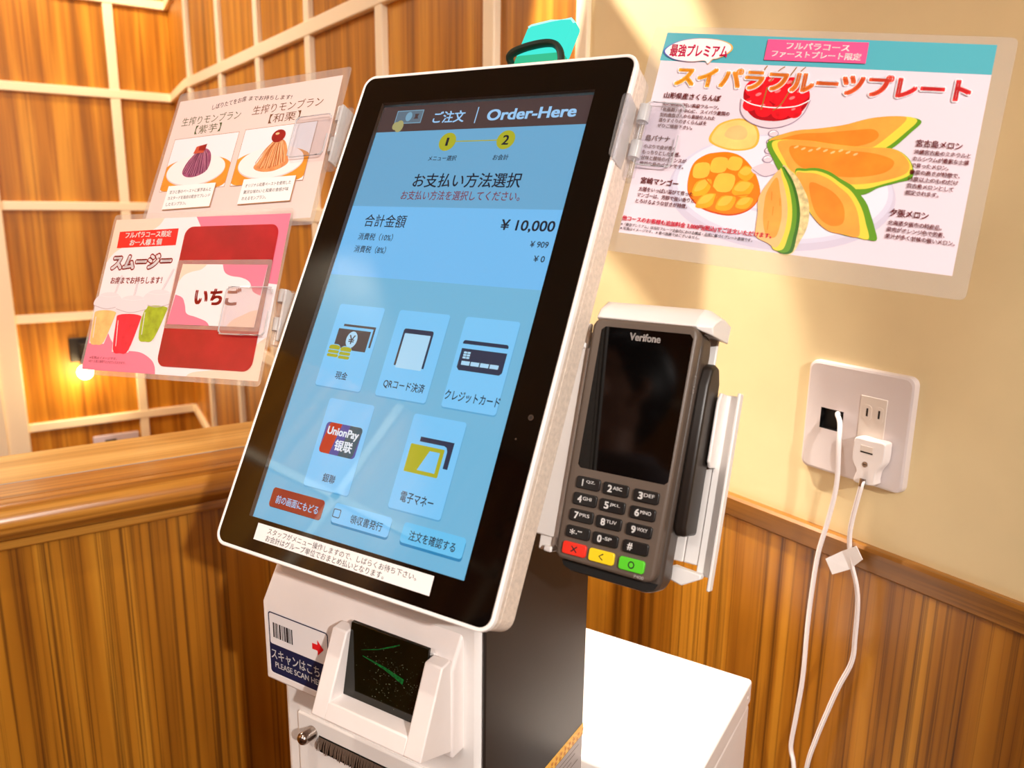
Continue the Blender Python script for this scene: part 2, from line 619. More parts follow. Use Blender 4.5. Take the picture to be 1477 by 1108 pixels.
# unseen board, added only to cast a wedge of shadow on the cream wall
hg = empty('shadow_caster_board', Matrix.Translation((0.52, 1.02, zz(0.71))), 'unseen board added below the ceiling to shade part of the cream wall', 'shadow caster')
MB().prism([(0.039, 0.100), (-0.050, 0.0076), (-0.050, -0.0944), (0.070, -0.0104)], -0.002, 0.002, 'x', 'batten_cream').build('board', hg)
MB().tube([(0, 0.03, 0.085), (0, 0.03, CE - 0.71)], 0.0012, 'chrome', 6).build('wire', hg)

# ---------------------------------------------------------------- wall lamp and plate on the back wall
mat('bulb_glow', (255, 226, 160), emit=22)
sc = empty('wall_lamp', Matrix.Translation((0.40, 3.7, zz(-0.62))), 'small black wall sconce with a glowing round bulb on the wood panelled back wall', 'lamp')
MB().box(-0.048, 0.048, -0.012, 0.0, -0.05, 0.05, 'black_satin').build('back_plate', sc, 0.003)
MB().box(-0.014, 0.014, -0.05, -0.01, -0.035, 0.03, 'black_satin').tube([(0, -0.05, -0.03), (0, -0.05, -0.055)], 0.02, 'black_satin', 14).build('socket', sc, 0.002)
MB().sphere((-0.004, -0.05, -0.088), 0.030, 'bulb_glow').build('bulb', sc)
l = lamp('sconce_bulb_light', 'POINT', (0.39, 3.60, -0.72), (0, 0, 0), 3.2, (1.0, 0.72, 0.36), 0.04)
mat('plate_lilac', (214, 200, 214), 0.4)
wp = empty('low_wall_plate', Matrix.Translation((0.493, 3.7, zz(-1.06))), 'pale lilac wall plate low on the back wall just above the counter top', 'wall plate')
MB().prism(rrect(-0.09, -0.062, 0.09, 0.062, 0.008), -0.010, 0.0, 'y', 'plate_lilac').build('plate', wp, 0.003)
MB().prism(rrect(-0.045, 0.0, 0.0, 0.042, 0.004), -0.013, -0.009, 'y', 'black_satin').build('socket', wp)

# ================================================================ the kiosk
KO = (-0.3866, 0.51)
kio = empty('self_order_kiosk', frame((KO[0], KO[1], FL), (1, 0, 0), (0, 1, 0)), 'white and black self-order kiosk with a tall tilted touch screen', 'kiosk')


def q(k, n, zr):
    return (k - KO[0], n - KO[1], zz(zr))


def kbox(mb, k0, k1, n0, n1, z0, z1, mt):
    return mb.box(k0 - KO[0], k1 - KO[0], n0 - KO[1], n1 - KO[1], zz(z0), zz(z1), mt)


def kprism(mb, prof, k0, k1, mt):
    """profile in (back, height) swept along the kiosk's right direction"""
    return mb.prism([(n - KO[1], zz(h)) for n, h in prof], k0 - KO[0], k1 - KO[0], 'x', mt)


CT = -0.212
cb = MB()
kbox(cb, -0.4914, -0.2838, 0.43, 0.592, FL + 0.02, CT, 'white_metal')
cb.build('column', kio, 0.007, 4)
sp = MB()
kbox(sp, -0.2842, -0.2814, 0.431, 0.597, FL + 0.03, CT + 0.002, 'black_satin')
side = sp.build('side_panel', kio, 0.0012)
side['label'] = 'black satin side panel'
bs = MB()
kbox(bs, -0.52, -0.255, 0.40, 0.604, FL, FL + 0.025, 'black_matte')
bs.build('base_plate', kio, 0.004)
# warning tape and rating label on the black side panel
SF = Matrix(((0, 0, 1, -0.28135 - KO[0]), (1, 0, 0, 0.515 - KO[1]), (0, 1, 0, zz(-0.476)), (0, 0, 0, 1)))
mat('tape_yellow', (250, 196, 70), 0.45)
mat('tape_mark', (214, 130, 30), 0.45)
mat('label_grey', (170, 160, 158), 0.5)
tp = Art(0.05)
tp.poly([(-84, -6.5), (82.5, -6.5), (82.5, 5.5), (-84, 5.5)], 'tape_yellow')
for i in range(20):
    u = -80 + i * 8.1
    tp.poly([(u, -3.5), (u + 3.2, -3.5), (u + 4.4, -0.8), (u + 1.2, -0.8)], 'tape_mark')
    tp.poly([(u + 2, 0.6), (u + 4.8, 0.6), (u + 5.6, 3.2), (u + 2.8, 3.2)], 'tape_mark')
o = tp.build('warning_tape', side, mw=SF, smooth=0)
o['label'] = 'yellow tape strip'
lb = Art(0.05)
lb.poly([(-60, -60), (80, -60), (80, -7), (-60, -7)], 'label_grey')
for i in range(9):
    lb.poly([(0, -13 - i * 5), (74 - (i * 7) % 20, -13 - i * 5), (74 - (i * 7) % 20, -12 - i * 5), (0, -12 - i * 5)], 'terminal_grey')
o = lb.build('rating_label', side, mw=SF, smooth=0)
o['label'] = 'grey printed label'

# coin door, brush slot, chrome pin on the column front
dr = MB()
kbox(dr, -0.4722, -0.3005, 0.4270, 0.431, -0.95, -0.4300, 'white_metal')
door = dr.build('coin_door', kio, 0.0015)
sl = MB()
kbox(sl, -0.4468, -0.3180, 0.4266, 0.4290, -0.4595, -0.4440, 'black_matte')
slot = sl.build('brush_slot', door, 0.0)
br = MB()
mat('bristle_brown', (92, 72, 58), 0.6)
for i in range(120):
    k = -0.4455 + i * 0.001055
    ln = 0.0085 + random.random() * 0.004
    dx = random.uniform(-0.0015, 0.0015)
    br.tube([q(k, 0.4258, -0.4445), q(k + dx * 0.5, 0.4235, -0.4445 - ln * 0.5), q(k + dx, 0.4228, -0.4445 - ln)], 0.00045, 'bristle_brown', 5)
o = br.build('brush', door, smooth=60)
o['kind'] = 'stuff'
pn = MB()
kk, zp = -0.4544, -0.4434
ctr_ = [(0.430, 0.0056), (0.4165, 0.0056), (0.4145, 0.0052), (0.4128, 0.0040), (0.4118, 0.0022), (0.4115, 0.0003)]
pn.tube([q(kk, n, zp) for n, r in ctr_], [r for n, r in ctr_], 'chrome', 18)
o = pn.build('pin', kio, smooth=50)
o['label'] = 'chrome pin'

# scanner housing: slab below the screen with a protruding nose
hs = MB()
kprism(hs, [(0.432, -0.3998), (0.416, -0.3998), (0.416, -0.3277), (0.4360, -0.2955), (0.452, -0.2955), (0.452, -0.3998)], -0.4951, -0.3000, 'white_plastic')
house = hs.build('scanner_housing', kio, 0.0025, 3)
ns = MB()
cheek = [(0.380, -0.380), (0.4065, -0.3200), (0.4172, -0.3190), (0.4172, -0.3310), (0.431, -0.3995)]
kprism(ns, cheek, -0.4059, -0.3912, 'white_plastic')
kprism(ns, cheek, -0.3172, -0.3015, 'white_plastic')
ledge = [(0.380, -0.380), (0.38535, -0.36775), (0.4030, -0.3692), (0.431, -0.3995)]
kprism(ns, ledge, -0.3925, -0.3160, 'white_plastic')
kprism(ns, [(0.4070, -0.372), (0.4175, -0.318), (0.431, -0.330), (0.431, -0.39)], -0.3925, -0.3160, 'white_plastic')
nose = ns.build('scanner_nose', house, 0.0012, 2)
# dark glass leaning in the nose
gz0, gz1 = -0.3688, -0.3135
gl = MB()
kprism(gl, [(0.4000, gz0), (0.4030, gz0), (0.4150, gz1), (0.4120, gz1)], -0.3912, -0.3176, 'scanner_glass')
GN = Vector((0, 0.0553, 0.0120)).normalized()
glass = gl.build('scanner_glass', house, 0.0004)
glass['label'] = 'dark dusty scanner window'
ga = math.atan2(0.012, 0.0553)
GF = Matrix(((1, 0, 0, -0.3544 - KO[0]), (0, math.sin(ga), -math.cos(ga), 0.4060 - KO[1] - 0.0001), (0, math.cos(ga), math.sin(ga), zz((gz0 + gz1) / 2)), (0, 0, 0, 1)))
gd = Art(0.02)
for i in range(230):
    x, y = random.gauss(10, 18), random.gauss(-3, 13)
    if -36 < x < 36 and -27 < y < 27:
        r = random.choice((0.1, 0.13, 0.18, 0.26))
        gd.z = 0.01
        gd.poly(ell(x, y, r, r, 5), 'dust_speck')
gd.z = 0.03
gd.line([(-22, 6), (-10, 4.5), (0, 3), (10, 0.5), (18, -1.6)], [0.7, 1.4, 2.2, 3.2, 4.2], 'scanner_green')  # green scanner beams, drawn on the glass as glowing strips
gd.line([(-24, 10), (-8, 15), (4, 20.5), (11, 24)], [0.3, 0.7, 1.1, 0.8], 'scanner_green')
gd.build('dust_and_beams', house, mw=GF, smooth=0)


# scan label
def L2(x, y):
    return ((-0.39 + x / 1000) * 1.0146, (-0.36 + y / 1000) * 1.0146)


lx, lz = L2(-58.5, 2)
LF = Matrix(((1, 0, 0, lx - KO[0]), (0, 0, -1, 0.416 - 0.0001 - KO[1]), (0, 1, 0, zz(lz)), (0, 0, 0, 1)))
la = Art(0.03)


def LL(x, y):
    return ((x + 58.5) * 1.0146, (y - 2) * 1.0146)


def lrr(x0, y0, x1, y1, r, m):
    a, b = LL(x0, y0)
    c, d = LL(x1, y1)
    la.rr(a, b, c, d, r, m)


lrr(-93, -27.2, -23.2, 31.2, 3.5, 'paper_white')
lrr(-91.5, -25.8, -24.6, 29.8, 3.0, 'ink_navy')
lrr(-90.4, 1.0, -25.7, 28.7, 2.0, 'paper_white')
x = -86.5
for w in (1.6, 0.7, 1.2, 0.6, 1.8, 0.8, 0.6, 1.4, 2.2, 0.7, 0.7, 1.2):
    lrr(x, 7.4, x + w, 20.8, 0, 'ink_black')
    x += w + random.choice((0.55, 0.8, 1.1))
a = [LL(*p) for p in ((-41.8, 11.4), (-36, 11.4), (-36, 7.2), (-29.5, 14.0), (-36, 20.6), (-36, 16.6), (-41.8, 16.6))]
la.poly(a, 'ink_red')
a, b = LL(-89.5, -12.6), LL(-27, -3.2)
la.text('スキャンはこちら', a[0], a[1], b[0], b[1], 'ink_white', 0.012)
a, b = LL(-85.5, -19.6), LL(-30, -14.6)
la.text('PLEASE SCAN HERE', a[0], a[1], b[0], b[1], 'ink_white', 0.014)
o = la.build('scan_label', house, mw=LF, smooth=0)
o['label'] = 'navy and white scan sticker with barcode and red arrow'

# ---------------------------------------------------------------- tilted display
MW = frame((-0.3587, 0.456986, -0.075926), (1, 0, 0), (0, 0.463386, 0.886156))
ML = kio.matrix_world.inverted() @ MW
TH = 0.0285
OUT = rrect(-0.1250, -0.2002, 0.1240, 0.2006, 0.0105, 6)
hb = MB()
INN = rrect(-0.1222, -0.1974, 0.1213, 0.1978, 0.008, 6)
nn = len(OUT)
rv = [(p[0], p[1], h) for h in (0.0002, -0.0050) for ring in (OUT, INN) for p in ring]
rf = []
for i in range(nn):
    j = (i + 1) % nn
    rf += [(i, j, nn + j, nn + i), (2 * nn + i, 3 * nn + i, 3 * nn + j, 2 * nn + j), (i, 2 * nn + i, 2 * nn + j, j), (nn + i, nn + j, 3 * nn + j, 3 * nn + i)]
hb.add(rv, rf, 'rim_white')
OU2 = rrect(-0.1240, -0.1992, 0.1230, 0.1996, 0.010, 6)
rv = [(p[0], p[1], h) for h in (-0.0048, -0.0105) for ring in (OU2, INN) for p in ring]
hb.add(rv, rf, 'textured_ivory')
hb.prism(OU2, -TH, -0.0103, 'z', 'textured_ivory')
hb.prism(rrect(-0.06, -0.09, 0.06, 0.09, 0.01, 4), -TH - 0.03, -TH, 'z', 'textured_ivory')
disp = hb.build('display_housing', kio, 0.0012, 2, mw=ML)
bz = Art(0.0)
bz.z = 0.0
SX0, SX1, SY0, SY1 = -97.6, 96.5, -173.8, 173.4
hole = [(SX0, SY0), (SX1, SY0), (SX1, SY1), (SX0, SY1)]
bz.poly(rrect(-122.2, -197.4, 121.3, 197.8, 8, 6), 'black_gloss', holes=[hole])
for i in range(4):
    p0, p1 = hole[i], hole[(i + 1) % 4]
    bz.add([(p0[0] / 1000, p0[1] / 1000, 0), (p1[0] / 1000, p1[1] / 1000, 0), (p1[0] / 1000, p1[1] / 1000, -0.0031), (p0[0] / 1000, p0[1] / 1000, -0.0031)], [(0, 1, 2, 3)], 'dark_bezel')
bez = bz.build('bezel_glass', disp, smooth=0)
bez.location.z = 0.0001
bez['label'] = 'glossy black screen surround'
cg = MB()
cg.add([(SX0 / 1000, SY0 / 1000, 0), (SX1 / 1000, SY0 / 1000, 0), (SX1 / 1000, SY1 / 1000, 0), (SX0 / 1000, SY1 / 1000, 0)], [(0, 1, 2, 3)], 'cover_glass')
o = cg.build('cover_glass', disp, smooth=0)
o.location.z = 0.0001
lens = Art(0.02)
lens.poly(ell(113.1, -65.2, 2.0, 2.0, 20), 'dark_bezel')
lens.poly(ell(113.1, -65.2, 1.1, 1.1, 16), 'black_matte')
lens.poly(ell(106.5, -80.5, 0.7, 0.7, 12), 'dark_bezel')
o = lens.build('front_camera', disp, smooth=0)
o.location.z = 0.0001
EM = 0.97
for nme, c in dict(u_top=(108, 172, 212), u_total=(118, 193, 246), u_low=(116, 186, 222), u_head=(74, 57, 58), u_card=(126, 204, 252), u_edge=(90, 168, 214), u_text=(24, 30, 48), u_redtext=(128, 48, 62),
                   u_headtext=(158, 208, 250), u_lime=(176, 176, 36), u_navy=(42, 52, 78), u_paper=(176, 222, 250), u_red=(150, 46, 30), u_reddark=(110, 34, 26), u_conf=(108, 200, 246), u_confedge=(38, 134, 186),
                   u_upred=(190, 52, 30), u_upblue=(64, 78, 160), u_upgreen=(20, 84, 104), u_white=(226, 240, 252), u_note=(96, 116, 132), u_notel=(124, 170, 196), u_coin=(172, 166, 112), u_brown=(70, 62, 66)).items():
    mat(nme, c, emit=EM)
u = Art(0.02)
u.poly([(-99, 172.8), (-99, -174.5), (98, -174.5), (98, 172.8)], 'u_low')
u.poly([(-99, 82.6), (98, 82.6), (98, 149.3), (-99, 149.3)], 'u_top')
u.poly([(-99, 22.8), (98, 22.8), (98, 82.6), (-99, 82.6)], 'u_total')
u.poly([(-99, 149.3), (98, 149.3), (98, 172.8), (-99, 172.8)], 'u_head')
# banknote and coins in the header
u.poly([(-83, 156.5), (-55.8, 156.5), (-55.8, 168.6), (-83, 168.6)], 'u_notel')
u.poly([(-82.3, 157.2), (-56.5, 157.2), (-56.5, 167.9), (-82.3, 167.9)], 'u_note')
u.poly(ell(-69.6, 162.8, 3.2, 4.2), 'u_notel')
u.poly([(-64, 160.5), (-59.5, 160.5), (-60.5, 162.7), (-59.5, 165), (-64, 165), (-63, 162.7)], 'u_head')
u.poly(ell(-80.6, 154.6, 3.2, 3.6), 'u_coin')
u.poly(ell(-76.6, 154.2, 4.2, 5.4), 'u_coin')
u.text('ご注文', -43.9, 155.6, -14.0, 165.8, 'u_headtext', 0.02)
u.line([(-2.9, 154.0), (-2.9, 168.0)], 0.9, 'u_headtext')
u.text('Order-Here', 7.6, 155.8, 83.0, 164.9, 'u_headtext', 0.03)
u.line([(-23, 138.6), (30.3, 138.6)], 0.9, 'u_lime')
u.poly(ell(-23, 138.5, 7.9, 7.9), 'u_lime')
u.poly(ell(30.3, 138.6, 7.9, 7.9), 'u_lime')
u.text('1', -24.2, 135.0, -22.0, 142.0, 'u_text', 0.004)
u.text('2', 27.7, 134.6, 32.9, 142.4, 'u_text', 0.02)
u.text('メニュー選択', -36.4, 122.0, -9.8, 126.4, 'u_text', 0.014)
u.text('お会計', 23.6, 121.8, 37.0, 126.4, 'u_text', 0.014)
u.text('お支払い方法選択', -44.1, 99.3, 53.6, 111.2, 'u_text', 0.012)
u.text('お支払い方法を選択してください。', -51.9, 88.6, 56.4, 96.4, 'u_redtext', 0.008)
u.text('合計金額', -80.8, 64.6, -39.4, 75.4, 'u_text', 0.005)
u.text('¥ 10,000', 47.2, 64.6, 90.8, 74.0, 'u_text', 0.018)
u.text('消費税（10%）', -82.3, 53.0, -47.4, 59.2, 'u_text', 0.008)
u.text('消費税（8%）', -82.3, 42.2, -50.4, 48.4, 'u_text', 0.008)
u.text('¥ 909', 75.4, 53.6, 89.7, 58.2, 'u_text', 0.012)
u.text('¥ 0', 81.2, 42.9, 89.8, 47.5, 'u_text', 0.012)


def card(x0, x1, y0, y1, m='u_card', e='u_edge', r=2.2, d=1.0):
    u.rr(x0 + 0.2, y0 - d, x1 + 0.4, y1 - d, r, e)
    u.rr(x0, y0, x1, y1, r, m)


card(-78.7, -33.5, -67.3, -1.2)
card(-19.4, 26.6, -67.3, -1.2)
card(40.0, 84.6, -67.3, -1.2)
card(-59.7, -15.9, -142.0, -75.2)
card(20.2, 64.6, -142.0, -75.2)
# cash
u.poly([(-68.2, -17.0), (-36.4, -17.0), (-36.4, -33.4), (-38.2, -33.4), (-38.2, -18.8), (-68.2, -18.8)], 'u_brown')
u.poly([(-72.1, -20.9), (-40.0, -20.9), (-40.0, -37.2), (-72.1, -37.2)], 'u_brown')
u.poly(ell(-56.3, -28.8, 5.4, 6.6), 'u_paper')
u.text('¥', -59.2, -32.2, -53.4, -25.2, 'u_brown', 0.01)
for cx_, cy_ in ((-70.4, -39.4), (-58.7, -40.0)):
    u.rr(cx_ - 6.3, cy_ - 5.4, cx_ + 6.3, cy_ + 5.6, 4.5, 'u_card')
    for i in range(3):
        u.rr(cx_ - 5.5, cy_ - 4.6 + i * 3.0, cx_ + 5.5, cy_ - 2.2 + i * 3.0, 1.1, 'u_lime')
    u.poly(ell(cx_, cy_ + 3.4, 5.5, 1.7), 'u_lime')
u.text('現金', -61.0, -60.4, -49.4, -54.4, 'u_text', 0.008)
# phone outline
u.poly(rrect(-10.0, -30, 17.0, -15.0, 2.0), 'u_navy')
u.poly([(-10, -43.3), (-8.2, -43.3), (-8.2, -28), (-10, -28)], 'u_brown')
u.poly([(15.2, -43.3), (17.0, -43.3), (17.0, -28), (15.2, -28)], 'u_navy')
u.rr(-8.2, -45, 15.2, -18.6, 0.6, 'u_paper')
u.text('QRコード決済', -13.9, -61.2, 22.7, -54.2, 'u_text', 0.012)
# credit card
u.poly([(43.8, -21.1), (80.8, -21.1)] + [p for p in rrect(43.8, -23, 80.8, -18.4, 1.8) if p[1] > -21], 'u_navy')
u.poly([(44.2, -24.4), (44.2, -38.2), (46.2, -40.2), (79.2, -40.2), (81.1, -38.4), (81.1, -24.4)], 'u_navy')
for i in range(2):
    for j in range(3):
        u.rr(46.8 + i * 3.0, -31.6 + j * 1.8, 49.4 + i * 3.0, -30.2 + j * 1.8, 0.2, 'u_paper')
for i in range(4):
    u.rr(47.0 + i * 7.8, -36.3, 53.9 + i * 7.8, -33.4, 0.1, 'u_paper')
u.text('クレジットカード', 41.3, -62.0, 85.6, -55.0, 'u_text', 0.012)
# bank logo
u.rr(-54.5, -116.2, -19.6, -93.0, 3.0, 'u_upblue')
u.poly([(-44.0, -116.2), (-51.6, -116.2), (-53.6, -115.4), (-54.5, -113.2), (-51.8, -95.4), (-50.8, -93.6), (-49.4, -93.0), (-39.5, -93.0)], 'u_upred')
u.poly([(-31.5, -93.0), (-21.6, -93.0), (-20.0, -94.0), (-19.4, -95.6), (-21.6, -113.8), (-22.8, -115.6), (-24.4, -116.2), (-35.5, -116.2)], 'u_upgreen')
u.text('UnionPay', -51.4, -103.6, -21.8, -96.2, 'u_white', 0.03)
u.text('银联', -40.8, -112.6, -24.4, -104.8, 'u_white', 0.03)
u.text('銀聯', -42.6, -136.4, -30.8, -130.2, 'u_text', 0.008)
# e-money
u.poly([(31.7, -90.4), (59.8, -90.4), (59.8, -108.8), (56.0, -108.8), (56.0, -97.2), (54.6, -94.6), (52.4, -93.8), (31.7, -93.8)], 'u_navy')
u.rr(25.2, -115.8, 53.7, -96.2, 0.8, 'u_lime')
u.poly([(42.1, -99.0), (50.6, -99.0), (50.6, -113.2), (35.8, -113.2)], 'u_card')
u.text('電子マネー', 29.0, -136.2, 56.5, -129.2, 'u_text', 0.012)
card(-85.6, -33.6, -163.2, -149.0, 'u_red', 'u_reddark', 2.4, 0.4)
u.text('前の画面にもどる', -79.9, -160.0, -37.6, -154.0, 'u_headtext', 0.01)
card(-23.6, 28.0, -162.0, -148.2, 'u_card', 'u_confedge', 2.4, 1.6)
u.rr(-23.6, -158.4, -16.8, -152.2, 1.0, 'u_text')
u.rr(-23.0, -157.8, -17.4, -152.8, 0.7, 'u_card')
u.text('領収書発行', -7.0, -159.2, 21.6, -153.2, 'u_text', 0.008)
card(38.4, 88.6, -162.0, -148.4, 'u_conf', 'u_confedge', 2.4, 1.8)
u.text('注文を確認する', 44.8, -159.2, 82.0, -152.8, 'u_text', 0.012)
o = u.build('touch_screen', disp, smooth=0)
o.location.z = -0.0032 - u.z / 1000
o['label'] = 'lit sky-blue payment menu screen'
st = Art(0.04)
st.poly([(-86.0, -189.0), (74.8, -188.9), (74.6, -176.3), (-86.1, -176.9)], 'paper_white')
st.text('スタッフがメニュー操作しますので、しばらくお待ち下さい。', -74.5, -182.6, 61.8, -178.2, 'ink_black', 0.003)
st.text('お会計はグループ単位でおまとめ払いとなります。', -74.3, -188.0, 36.6, -183.4, 'ink_black', 0.003)
o = st.build('notice_sticker', disp, smooth=0)
o.location.z = 0.0002
o['label'] = 'white paper notice strip'

# ================================================================ status lamp standing up behind the display
mat('lamp_turquoise', (70, 246, 226), emit=0.95)
mat('lamp_highlight', (190, 255, 246), emit=1.1)
mat('lamp_green', (60, 214, 160), emit=0.8)
mat('strap_dark', (6, 34, 26), 0.5)
SL = MW @ Matrix.Translation((0.009, 0.225, -0.052))
sl_ = empty('status_lamp', SL, 'glowing turquoise status lamp with a dark strap, on top of the order kiosk display', 'lamp')
b = MB()
b.prism(rrect(-0.0245, -0.010, 0.0245, 0.010, 0.004, 4), -0.03, 0.0, 'y', 'black_satin')
b.build('lamp_base', sl_, 0.001)
b = MB()
b.prism(rrect(-0.0235, -0.009, 0.0235, 0.009, 0.006, 5), 0.0, 0.017, 'y', 'lamp_green')
b.build('lower_lens', sl_, 0.001)
b = MB()
pf = [(-0.0215, 0.016), (-0.0180, 0.0430), (-0.0150, 0.0462), (0.004, 0.0488), (0.0235, 0.0488), (0.0275, 0.0440), (0.0240, 0.016)]
b.prism(pf, -0.003, 0.009, 'z', 'lamp_turquoise')
b.build('lens', sl_, 0.0022, 3)
b = MB()
b.tube([(-0.0165, 0.0435, 0.0086), (-0.0140, 0.0452, 0.0086), (0.004, 0.0477, 0.0086), (0.0225, 0.0477, 0.0086), (0.0262, 0.0436, 0.0086)], 0.0011, 'lamp_highlight', 8)  # highlight on the lens's top edge, drawn as a pale glowing line
b.build('lens_highlight', sl_)
b = MB()
path = sm([(-0.0265, 0.012, 0.000), (-0.0262, 0.0165, 0.0095), (-0.014, 0.0205, 0.0125), (0.006, 0.0235, 0.0125), (0.0180, 0.0205, 0.0125), (0.0250, 0.010, 0.0120), (0.0285, -0.010, 0.0110)], 5, False)
b.tube(path, 0.0038, 'strap_dark', 10, 0.75, (0, 0, 1))
o = b.build('strap', sl_)
o['label'] = 'dark green strap'

# ================================================================ payment terminal
TM = frame((-0.195, 0.465, -0.155), (1, 0, 0), (0, 0.297, 0.955))
ter = empty('payment_terminal', TM, 'grey card payment terminal with black display and keypad, right of the kiosk screen', 'card terminal')


def mm(pts):
    return [(x / 1000, y / 1000) for x, y in pts]


face = mm([(-33.5, 83.2), (-37.0, 81.8), (-39.0, 78), (-39.2, -72), (-38.4, -77.5), (-35.5, -80.2), (26.0, -81.2), (30.0, -79.8), (31.6, -75.5), (34.4, 77), (33.2, 81.6), (29.5, 83.6)])
b = MB()
b.prism(face, -0.013, 0.0, 'z', 'terminal_grey')
body = b.build('body', ter, 0.0022, 3)
b = MB()
low = mm([(-33, 82), (-37.5, 79), (-38.3, 70), (-38.6, -79), (-36, -86), (-30, -88.8), (24, -89.6), (31, -87.5), (33.6, -81), (35.6, 70), (34.8, 78), (31, 82.4)])
b.prism(low, -0.030, -0.0095, 'z', 'terminal_side')
b.build('lower_shell', ter, 0.003, 3)
b = MB()
b.prism(mm([(-36.8, -82), (-35, -85.5), (-30, -87.2), (24, -88), (30, -86), (32, -82)]), -0.0096, -0.0085, 'z', 'black_matte')
b.build('card_slot', ter)
# black swipe ridge on the right flank
b = MB()
prof = [(63, -24), (60, -17), (48, -13), (20, -12), (-44, -12), (-50, -16), (-50, -40), (30, -40), (52, -38), (62, -32)]
b.prism([(y / 1000, h / 1000) for y, h in prof], 0.0345, 0.0425, 'x', 'black_satin')
o = b.build('swipe_ridge', ter, 0.0022, 3)
o['label'] = 'black card swipe ridge'
g = Art(0.03)
g.poly(mm([(a * 1000, b_ * 1000) for a, b_ in mm([(-31.9 + 3, 77.8), (-31.9, 75.5), (-32.6, -16), (-30.6, -18.2), (28.6, -18.6), (30.8, -16.5), (31.9, 75.5), (29.5, 78.0)])]) and [(-29, 77.8), (-31.9, 75.5), (-32.6, -16), (-30.6, -18.2), (28.6, -18.6), (30.8, -16.5), (31.9, 75.5), (29.5, 78.0)], 'black_gloss')
g.text('Verifone', -10.8, 70.4, 10.4, 75.2, 'ink_grey', 0.03)
o = g.build('display', ter, smooth=0)
o.location.z = 0.0001
o['label'] = 'glossy black display'
a = Art(0.03)
a.text('P400', 18.6, -80.0, 25.0, -77.9, 'ink_grey', 0.0)
o = a.build('model_marking', ter, smooth=0)
o.location.z = 0.0002
# card symbol on the right flank
ic = Art(0.03)
for w0, h0, w1, h1 in ((0, 4, 3.2, 4.4), (0, 11, 3.2, 11.4), (0, 4, 0.4, 11.4), (2.8, 4, 3.2, 11.4)):
    ic.poly([(w0, h0), (w1, h0), (w1, h1), (w0, h1)], 'ink_grey')
ic.line([(0, 2.6), (1.6, 1.4), (3.2, 2.6)], 0.5, 'ink_grey')
ic.line([(0, 1.2), (1.6, 0.0), (3.2, 1.2)], 0.5, 'ink_grey')
IM = Matrix(((0, 0, 1, 0.03455), (0, 1, 0, 0.0415), (-1, 0, 0, -0.0062), (0, 0, 0, 1)))
ic.build('card_symbol', ter, mw=IM, smooth=0)
keys = [('1', 'QZ.'), ('2', 'ABC'), ('3', 'DEF'), ('4', 'GHI'), ('5', 'JKL'), ('6', 'MNO'), ('7', 'PRS'), ('8', 'TUV'), ('9', 'WXY'), ('*', ",'\""), ('0', '-SP'), ('#', '')]
rows = [(-31.6, -23.6), (-42.6, -34.6), (-53.6, -45.6), (-64.7, -56.7), (-76.0, -67.7)]
cols = [(-31.2, -13.9), (-11.8, 6.2), (9.6, 27.0)]
drift = [0, -0.5, -1.0, -1.5, -2.2]
for i in range(15):
    r_, c_ = divmod(i, 3)
    x0, x1 = cols[c_][0] + drift[r_], cols[c_][1] + drift[r_]
    y0, y1 = rows[r_][0] - 0.3 * c_, rows[r_][1] - 0.3 * c_
    b = MB()
    mt = 'key_black' if r_ < 4 else ('key_red', 'key_yellow', 'key_green')[c_]
    b.prism(mm(rrect(x0, y0, x1, y1, 1.8, 4)), -0.001, 0.0017, 'z', mt)
    k = b.build('key', ter, 0.0005, 2)
    t = Art(0.02)
    cx_, cy_ = (x0 + x1) / 2, (y0 + y1) / 2
    if r_ < 4:
        d, sub = keys[i]
        if d == '*':
            t.text('*', x0 + 3.0, cy_ - 1.8, x0 + 6.6, cy_ + 1.8, 'ink_white', 0.01)
            t.text(",'\"", x0 + 7.4, cy_ - 1.2, x0 + 11.6, cy_ + 1.4, 'ink_white', 0.02)
        else:
            wd = 1.5 if d == '1' else 2.7
            t.text(d, x0 + (0.6 if d == '1' else 0) + (3.8 if d != '#' else 3.6), cy_ - 2.1, x0 + (3.8 if d != '#' else 3.6) + wd + (0.4 if d == '#' else 0), cy_ + 2.3, 'ink_white', 0.006 if d == '1' else 0.032)
            if sub:
                t.text(sub, x0 + 7.4, cy_ - (0.2 if d != '1' else 0.0), x0 + (14.6 if d in '356789' else 13.6), cy_ + 2.0, 'ink_white', 0.015)
    elif c_ == 0:
        t.line([(cx_ - 2.0, cy_ - 1.9), (cx_ + 2.0, cy_ + 1.9)], 0.8, 'ink_black')
        t.line([(cx_ - 2.0, cy_ + 1.9), (cx_ + 2.0, cy_ - 1.9)], 0.8, 'ink_black')
        k['label'] = 'red cancel key'
    elif c_ == 1:
        t.line([(cx_ + 1.3, cy_ + 2.0), (cx_ - 1.5, cy_), (cx_ + 1.3, cy_ - 2.0)], 0.8, 'ink_black')
        k['label'] = 'yellow back key'
    else:
        t.poly(ell(cx_, cy_, 2.2, 2.4), 'ink_black', holes=[ell(cx_, cy_, 1.4, 1.6)])
        k['label'] = 'green confirm key'
    o = t.build('key_legend', k, smooth=0)
    o.location.z = 0.00172

# white holder that carries the terminal on the display's right edge
hol = empty('terminal_holder', TM, 'white metal holder bracket around the card terminal, fixed to the display edge', 'bracket')
b = MB()
